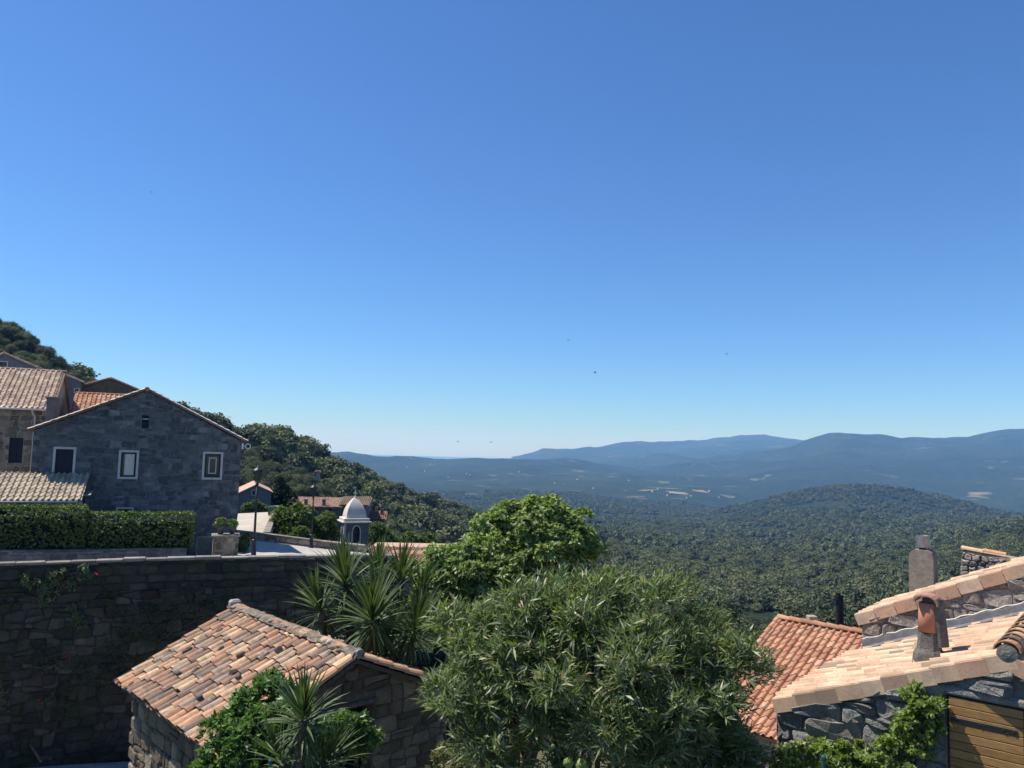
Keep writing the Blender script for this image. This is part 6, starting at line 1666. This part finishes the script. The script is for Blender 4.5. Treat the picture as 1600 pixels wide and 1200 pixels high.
def plant(name, label, cat, base, blobs, n, k, length, width, mat, seed, spread=(.4, 1.3), shell=.4, low=-.6, stems=5, r0=.05, up=.2, droop=.12, stem=0.0, crown='crown', twigs=0, fold=.15, group=None, sub=None):
    rng = np.random.default_rng(seed)
    t = thing(name, label, cat, Matrix.Translation(base), group)
    if sub:                                                           # boughs: small lumps standing out of the large ones
        sc_, _ = blob_points(blobs, sub[0], rng, .22, low, .3)
        sb2 = [(tuple(c_), sub[1] * rng.uniform(.55, 1.35) * np.array((1, 1, .85))) for c_ in sc_]
        P1, A1 = blob_points(sb2, int(n * .88), rng, .55, -.35)
        P2, A2 = blob_points([(b[0], np.array(b[1]) * .86) for b in blobs], n - int(n * .88), rng, .6, low)
        P, A = np.concatenate([P1, P2]), np.concatenate([A1, A2])
    else: P, A = blob_points(blobs, n, rng, shell, low)
    V, F = rosettes(P, A, k, length, width, spread, rng, droop, up, fold, stem)
    tag(link(crown, fast_mesh(crown, V, F, mat), t), kind='stuff')
    C = [b[0] for b in blobs]
    order = rng.permutation(len(C))[:stems] if stems < len(C) else range(len(C))
    for i in order:
        m = MB(); b = Vector(base) + Vector((rng.normal() * .12, rng.normal() * .12, -.1))
        bent_trunk(m, b, C[i], r0 * rng.uniform(.8, 1.2), r0 * .35, rng, .12, 7)
        for q in range(3):
            d = norm(rng.normal(size=3)); d[2] = abs(d[2])
            bent_trunk(m, C[i], np.array(C[i]) + d * np.array(blobs[i][1]) * .8, r0 * .35, r0 * .1, rng, .2, 4, 5)
        m.build('stem', MAT['bark'], t)
    if twigs:
        m = MB(); idx_ = rng.choice(len(P), twigs)
        for i in idx_:
            j = int(np.argmin(((np.array(C) - P[i]) ** 2).sum(1)))
            q = P[i] * .55 + np.array(C[j]) * .45
            bent_trunk(m, q, P[i], .012, .004, rng, .1, 3, 4)
        tag(m.build('twigs', MAT['bark'], t), kind='stuff')
    return t

# oleander
ob = [(c_, tuple(q * .9 for q in r_)) for c_, r_ in blobs_px([(930, 1012, 88, 0), (1025, 1012, 88, .1), (862, 1028, 80, -.2), (800, 1040, 80, 0), (752, 1065, 62, -.1), (735, 1030, 46, .5), (1085, 1050, 80, 0), (1128, 1072, 44, -.1), (1000, 1075, 100, -.8), (905, 1092, 98, -.8), (1070, 1125, 84, -.3), (805, 1115, 80, -.3), (960, 1155, 92, -.7), (860, 1175, 80, -.4), (1040, 1185, 84, -.3), (1128, 1135, 44, .1), (700, 1092, 26, -.5), (755, 1145, 62, .2), (950, 962, 42, .4), (1055, 968, 42, .4), (880, 975, 42, .4), (1110, 1185, 60, .1), (780, 1195, 60, .1)], 10.6)]
plant('oleander', 'large narrow leaved oleander bush filling the lower centre', 'bush', Vector((1.2, 10.6, -6.8)), ob, 5600, 11, .165, .028, LEAF['oleander'], 71, (.25, 1.25), .55, -.75, 14, .055, .45, .1, .10, twigs=160, sub=(120, .31))
# broadleaf tree behind it
fb = blobs_px([(800, 840, 40, .2), (850, 832, 44, .3), (890, 852, 42, .4), (922, 878, 22, .4), (870, 880, 60, -.1), (815, 880, 54, 0), (765, 850, 30, .2), (770, 885, 42, 0), (735, 912, 46, -.3), (700, 895, 38, .1), (688, 938, 44, -.2), (760, 950, 52, -.4), (820, 945, 44, -.3), (725, 978, 42, -.2), (662, 908, 26, .3), (830, 812, 16, .4), (798, 808, 15, .3), (655, 960, 30, .2)], 18.0)
plant('broadleaf_tree', 'rounded bright green tree with glossy pale tipped leaves behind the oleander', 'tree', Vector((.4, 18.2, -8.6)), fb, 9500, 7, .125, .066, LEAF['fig'], 72, (.7, 1.5), .38, -.45, 9, .10, .5, .1, twigs=90, sub=(190, .26))
# low shrubs by the hut
sb_ = blobs_px([(385, 1125, 42, 0), (425, 1105, 40, .2), (350, 1175, 40, -.2), (420, 1160, 55, -.2), (470, 1190, 50, -.1), (520, 1175, 45, .1), (545, 1150, 30, .2), (370, 1205, 50, -.4)], 10.4)
plant('shrub', 'leafy bright green shrub growing against the eave of the hut', 'shrub', Vector((-3.2, 10.6, -6.8)), sb_, 3000, 6, .09, .05, LEAF['shrub'], 73, (.4, 1.3), .4, -.6, 6, .03, .5, .1, sub=(60, .16))
sp_ = blobs_px([(560, 1135, 16, 0), (545, 1160, 20, 0), (572, 1160, 14, .1), (558, 1180, 18, 0)], 10.6)
plant('spurge', 'airy light green plant with flower heads at the hut doorway', 'plant', Vector((-2.2, 10.6, -6.8)), sp_, 170, 5, .05, .03, LEAF['vine'], 74, (.4, 1.4), .7, -.6, 4, .012, .3, .05, twigs=40)
# creeper on the granite house
vb = []
for (a, b, rp) in ((1428, 1095, 14), (1420, 1120, 22), (1440, 1128, 26), (1465, 1115, 16), (1425, 1150, 26), (1440, 1165, 24), (1410, 1180, 26), (1375, 1185, 30), (1340, 1195, 26), (1300, 1190, 30), (1265, 1180, 28), (1235, 1190, 24), (1430, 1075, 8), (1400, 1195, 34), (1320, 1205, 36), (1470, 1100, 12)):
    c = on_wall(a, b, O_R, r_w) + r_n * .12; R = rp * c.y / FOC
    vb.append(((c.x, c.y, c.z), (R, R, R)))
plant('creeper', 'yellow green creeper climbing the granite wall beside the boarded door', 'creeper', on_wall(1400, 1300, O_R, r_w) + r_n * .2, vb, 1900, 6, .066, .048, LEAF['vine'], 75, (.4, 1.4), .6, -.7, 7, .018, .45, .08, twigs=60, sub=(110, .085))
gb = [((c[0], c[1], c[2]), r_) for c, r_ in blobs_px([(1170, 1185, 26, 0), (1215, 1190, 22, .2), (1130, 1195, 24, .3), (700, 1195, 30, 0), (735, 1200, 26, .2)], 11.0)]
plant('weeds', 'pale weeds and low growth at the foot of the oleander', 'plant', Vector((3.0, 11, -6.8)), gb, 500, 6, .07, .03, LEAF['grass'], 76, (.3, 1.3), .6, -.6, 3, .012, .4, .1)
# vine shoot with bright leaves in front
vs_ = thing('vine_shoot', 'thin vine shoot with two bright leaves low in front of the oleander', 'vine', Matrix.Translation(at_y(870, 1230, 9.0)))
pts = [at_y(a, b, 9.0) for a, b in ((900, 1240), (893, 1205), (880, 1180), (862, 1160), (850, 1150))]
MB().tube(pts, .006, 5).build('stem', MAT['bark'], vs_)
for (a, b, s_) in ((888, 1192, .12), (908, 1196, .13), (864, 1166, .05)):
    c = at_y(a, b, 8.97); m = MB(); ring = [(0, -.5), (.42, -.35), (.5, .1), (.28, .35), (0, .6), (-.28, .35), (-.5, .1), (-.42, -.35)]
    m.add([(0, -.05, 0)] + [(x * s_, -.1 * abs(x) * s_ , y_ * s_) for x, y_ in ring], [(0, i + 1, (i + 1) % 8 + 1) for i in range(8)])
    m.build('leaf', LEAF['vine'], vs_, Matrix.Translation(c) @ Matrix.Rotation(-.5, 4, 'X') @ Matrix.Rotation(random.uniform(-.5, .5), 4, 'Y'))

# yuccas
def blade(length, width, curve, fold=.25, n=6):
    vs, fs = [], []
    for i in range(n + 1):
        t = i / n; w = width * .5 * (math.sin(math.pi * min(1, .18 + t * .82)) ** .6) * (1 - t) ** .35 if i < n else .0
        a = curve * t * t; x = length * t * math.cos(a * .5); z = -length * t * math.sin(a * .5)
        vs += [(x, -w, z + w * fold), (x, 0, z), (x, w, z + w * fold)]
    for i in range(n):
        for k in (0, 1): fs.append((3 * i + k, 3 * i + 3 + k, 3 * i + 4 + k, 3 * i + 1 + k))
    return vs, fs
def yucca(name, label, base, heads, mat, seed, limit=300):
    """heads: (centre, blade length, number, tilt vector)"""
    rng = np.random.default_rng(seed)
    t = thing(name, label, 'yucca', Matrix.Translation(base))
    geo = [(blade(1, .078, c_), c_) for c_ in (.15, .5, 1.1, .3)]
    meshes = [new_mesh('leaf', g_[0][0], g_[0][1], mat) for g_ in geo]; dry = [new_mesh('leaf', g_[0][0], g_[0][1], LEAF['dry']) for g_ in geo]
    rest = MB(); cnt = 0; todo = []
    for (c_, L, n, tilt) in heads:
        m = MB(); bent_trunk(m, base, c_, .085, .06, rng, .08, 7, 8); m.build('trunk', MAT['pale_bark'], t)
        ax = Vector(tilt).normalized()
        q0 = ax.to_track_quat('Z', 'Y').to_matrix().to_4x4()
        for i in range(n):
            f = (i + .5) / n
            el = math.radians(88 - 150 * f ** 1.15) + rng.normal() * .10; az = i * 2.39996 + rng.normal() * .2
            s_ = L * rng.uniform(.82, 1.08) * (.75 + .25 * math.sin(math.pi * min(1, f * 1.3 + .15)))
            off = Vector((0, 0, .16 - .42 * f))
            M = Matrix.Translation(Vector(c_) + q0.to_3x3() @ off) @ q0 @ Matrix.Rotation(az, 4, 'Z') @ Matrix.Rotation(-el, 4, 'Y') @ Matrix.Translation((.03, 0, 0)) @ Matrix.Diagonal((s_, s_ * .9, s_, 1))
            k_ = 0 if f < .3 else (3 if f < .5 else (1 if f < .8 else 2))
            todo.append((rng.random(), k_, M, f > .86 and rng.random() < .5))
    todo.sort(key=lambda q: q[0])
    for i, (_, k_, M, d_) in enumerate(todo):
        if i < limit: link('leaf', (dry if d_ else meshes)[k_], t, M)
        else: rest.add(*geo[k_][0], M)
    if rest.v: tag(rest.build('leaf_remainder', mat, t), kind='stuff')
def hp(a, b, Y): return tuple(at_y(a, b, Y))
yucca('yucca_clump', 'clump of tall yuccas with sword leaves behind the ridge of the hut', Vector((-3.3, 16.4, -8.0)),
      [(hp(540, 915, 16.4), 1.02, 150, (-.05, -.1, 1)), (hp(582, 970, 15.3), 1.08, 150, (.0, -.35, 1)), (hp(503, 955, 16.2), .90, 120, (-.35, -.1, 1)), (hp(625, 908, 16.8), .90, 120, (.15, -.05, 1)), (hp(645, 985, 15.6), .95, 120, (.4, -.3, 1)), (hp(590, 905, 17.0), .9, 110, (0, 0, 1)), (hp(548, 990, 16.6), .85, 100, (-.1, -.3, 1)), (hp(655, 935, 16.6), .8, 90, (.3, -.1, 1)), (hp(612, 1000, 16.2), .8, 90, (.1, -.3, 1))], LEAF['yucca'], 81)
yucca('yucca', 'single yucca with stiff sword leaves in front of the hut gable', Vector((-2.7, 9.6, -6.8)),
      [(hp(474, 1126, 9.5), .60, 150, (.05, -.3, 1)), (hp(505, 1195, 9.6), .55, 110, (.5, -.25, 1)), (hp(440, 1192, 9.4), .5, 80, (-.3, -.3, 1))], LEAF['yucca'], 82)

# ------------------------------------------------------------------ plants on and by the tall wall
def wall_plant(label, spots, mat, n, seed, L=.12, flowers=()):
    rng = np.random.default_rng(seed); bl = []
    for (a, b, rp) in spots:
        s_ = s_of(a); p, d = cop_at(s_); n_ = Vector((d.y, -d.x, 0)); c = on_wall(a, b, p + n_ * .12, d); R = rp * c.y / FOC
        bl.append(((c.x, c.y, c.z), (R, R * .5, R)))
    t = thing('wall_plant', label, 'plant', Matrix.Translation(bl[0][0]), 'plants growing out of the tall wall')
    P, A = blob_points(bl, n, rng, .8, -.9)
    tag(link('leaves', fast_mesh('leaves', *rosettes(P, A + np.array([.1, -.6, .3]), 5, L, L * .45, (.3, 1.3), rng, .25, .0), mat), t), kind='stuff')
    m = MB()
    for i in range(len(bl) - 1): bent_trunk(m, bl[i][0], bl[i + 1][0], .02, .012, rng, .15, 4, 5)
    m.build('stem', MAT['bark'], t)
    if flowers:
        fb_ = []
        for (a, b, rp) in flowers:
            s_ = s_of(a); p, d = cop_at(s_); n_ = Vector((d.y, -d.x, 0)); c = on_wall(a, b, p + n_ * .14, d); R = rp * c.y / FOC; fb_.append(((c.x, c.y, c.z), (R, R, R)))
        P, A = blob_points(fb_, 5 * len(fb_), rng, .8)
        tag(link('flowers', fast_mesh('flowers', *rosettes(P, A, 5, .07, .05, rng=rng), LEAF['flower']), t), kind='stuff')
wall_plant('pale leafy plant with red flowers hanging below the wall coping', [(40, 905, 9), (52, 912, 12), (70, 920, 12), (85, 905, 12), (95, 895, 8), (78, 930, 12), (68, 940, 8), (120, 905, 9), (130, 890, 8), (135, 900, 8), (110, 912, 10)], LEAF['wallplant'], 420, 5, .13, [(138, 870, 4), (150, 900, 7), (53, 876, 3), (100, 912, 6), (108, 905, 5)])
wall_plant('small tuft of leaves lower on the wall, left of its middle', [(112, 950, 6), (120, 965, 9), (130, 975, 7)], LEAF['wallplant'], 90, 6, .12)
wall_plant('small pale sprig on the wall above the hut roof', [(200, 993, 4), (208, 987, 6), (216, 982, 4)], LEAF['wallplant'], 40, 7, .10)
wall_plant('dark ivy patch spread over the wall behind the hut', [(190, 985, 30), (240, 960, 34), (300, 940, 30), (180, 1040, 36), (130, 1060, 36), (90, 1100, 30), (60, 1030, 26), (250, 1000, 30), (330, 955, 26), (160, 930, 22)], LEAF['oak'], 1900, 8, .10)
wall_plant('red flowering plant at the left edge low on the wall', [(2, 1085, 9), (6, 1100, 10)], LEAF['wallplant'], 40, 9, .1, [(1, 1068, 4), (5, 1088, 6), (2, 1100, 5)])
wall_plant('weak reddish plant low in the middle of the wall', [(88, 1040, 6), (98, 1032, 6), (85, 1085, 6), (75, 1092, 5)], LEAF['wallplant'], 36, 10, .1, [(106, 1028, 4), (62, 1092, 3)])

# bushes and trees by the road
def tree_px(name, label, cat, lst, Y, base_y, n, k, L, W, mat, seed, r0=.1, stems=3, group=None):
    bl = blobs_px(lst, Y); b = at_y(lst[0][0], base_y, Y)
    return plant(name, label, cat, b, bl, n, k, L, W, mat, seed, (.4, 1.4), .4, -.6, stems, r0, .3, .08, group=group)
tree_px('bush', 'bright green bush behind the parapet, left of the farther street lamp', 'bush', [(455, 822, 20, 0), (440, 810, 16, 0), (470, 812, 18, .4), (448, 835, 16, -.4), (465, 800, 12, .5)], 58, 862, 900, 5, .26, .15, LEAF['bush'], 91)
tree_px('bush', 'bright green bush between the farther street lamp and the bell tower', 'bush', [(505, 825, 18, 0), (518, 838, 14, 0), (495, 838, 16, 0), (512, 812, 11, .5)], 59, 868, 800, 5, .26, .15, LEAF['bush'], 92)
tree_px('bush', 'low pale green bush right behind the parapet below the farmhouse', 'bush', [(470, 838, 14, 0), (455, 845, 10, 0), (482, 845, 10, 0)], 55, 868, 500, 5, .22, .12, LEAF['bush'], 93)
tree_px('bush', 'rounded green bush just right of the bell tower', 'bush', [(588, 832, 14, 0), (600, 842, 14, 0), (580, 848, 10, 0), (612, 850, 10, 0)], 72, 880, 700, 5, .28, .16, LEAF['bush'], 94)
tree_px('bush', 'yellowish green tree above the chapel roof', 'bush', [(640, 845, 13, 0), (655, 852, 10, 0), (625, 852, 10, 0), (670, 846, 12, .5)], 76, 885, 700, 5, .28, .16, LEAF['bush'], 95)
tree_px('bush', 'dark bush in the shade at the foot of the stone house corner', 'bush', [(381, 848, 7, 0), (378, 858, 7, 0), (386, 838, 4, 0)], 40.6, 868, 320, 5, .13, .08, LEAF['hedge'], 96, .02)
tree_px('bush', 'grey green bush before the gabled house by the forecourt', 'bush', [(388, 795, 9, 0), (400, 790, 8, 0), (410, 796, 7, 0)], 80, 812, 420, 5, .25, .14, LEAF['bush'], 97)
tree_px('tree', 'tall dense tree left of the long farmhouse', 'tree', [(440, 775, 14, 0, 1.3), (452, 782, 14, 0), (430, 782, 12, 0, 1.2), (437, 757, 8, 0, 1.5)], 95, 812, 900, 4, .3, .16, LEAF['cypress'], 98)
tree_px('tree', 'round green tree standing in front of the farmhouse wall', 'tree', [(468, 812, 13, 0), (482, 806, 12, 0), (455, 803, 10, 0)], 92, 835, 600, 5, .32, .18, LEAF['bush'], 99)

# ------------------------------------------------------------------ swifts
def swift_mesh():
    m = MB()
    m.tube([(0, .11, .0), (0, .07, .012), (0, 0, .0), (0, -.07, .0), (0, -.14, .005)], [.004, .022, .026, .014, .003], 8)
    for s_ in (-1, 1):
        m.add([(0, .045, .006), (s_ * .09, .05, .03), (s_ * .21, -.06, .02), (s_ * .12, .005, .028), (0, -.02, .006), (s_ * .09, .045, .022)], [(0, 1, 3, 4), (1, 2, 3), (0, 4, 3, 5), (5, 3, 2)])
        m.add([(0, -.10, .0), (s_ * .035, -.19, .0), (s_ * .008, -.14, .0)], [(0, 1, 2)])
    return m
sw = swift_mesh(); sme = new_mesh('swift', sw.v, sw.f, MAT['iron'])
bird_px = [(716, 690, 62, 'left one of two small dark birds low over the horizon'), (767, 691, 62, 'right one of two small dark birds low over the horizon'), (888, 531, 66, 'small dark bird high above the broadleaf tree'), (930, 582, 60, 'small dark bird in the sky right of the middle'), (1136, 553, 52, 'largest dark bird in the sky on the right'), (668, 437, 85, 'tiny dark bird high in the sky left of the middle'), (557, 508, 85, 'tiny dark bird in the sky above the bell tower'), (627, 402, 95, 'highest tiny dark bird in the sky'), (379, 512, 95, 'tiny dark bird in the sky above the stone house'), (237, 300, 100, 'faint tiny bird in the upper left of the sky')]
rb = random.Random(3)
for (a, b, Y, lab) in bird_px:
    tag(link('bird', sme, None, Matrix.Translation(at_y(a, b, Y)) @ Matrix.Rotation(rb.uniform(0, 6.28), 4, 'Z') @ Matrix.Rotation(rb.uniform(-.7, .7), 4, 'Y') @ Matrix.Rotation(rb.uniform(-.4, .4), 4, 'X')), lab, 'bird', 'swifts in the sky')
# teal stakes among the plants
for (a, b, Y, lab) in ((423, 1192, 9.4, 'thin teal stake under the yucca'), (1287, 1186, 9.6, 'thin teal stake in the creeper below the granite wall')):
    p = at_y(a, b, Y); tag(MB().tube([(p.x, p.y, -6.8), (p.x, p.y, p.z)], .022, 8).lathe([(.03, p.z), (.03, p.z + .03), (.01, p.z + .05)], 8, Matrix.Translation((p.x, p.y, 0))).build('garden_stake', MAT['stake'] if 'stake' in MAT else plain_mat('teal stake', (.02, .09, .10), .5)), lab, 'stake', 'garden stakes')
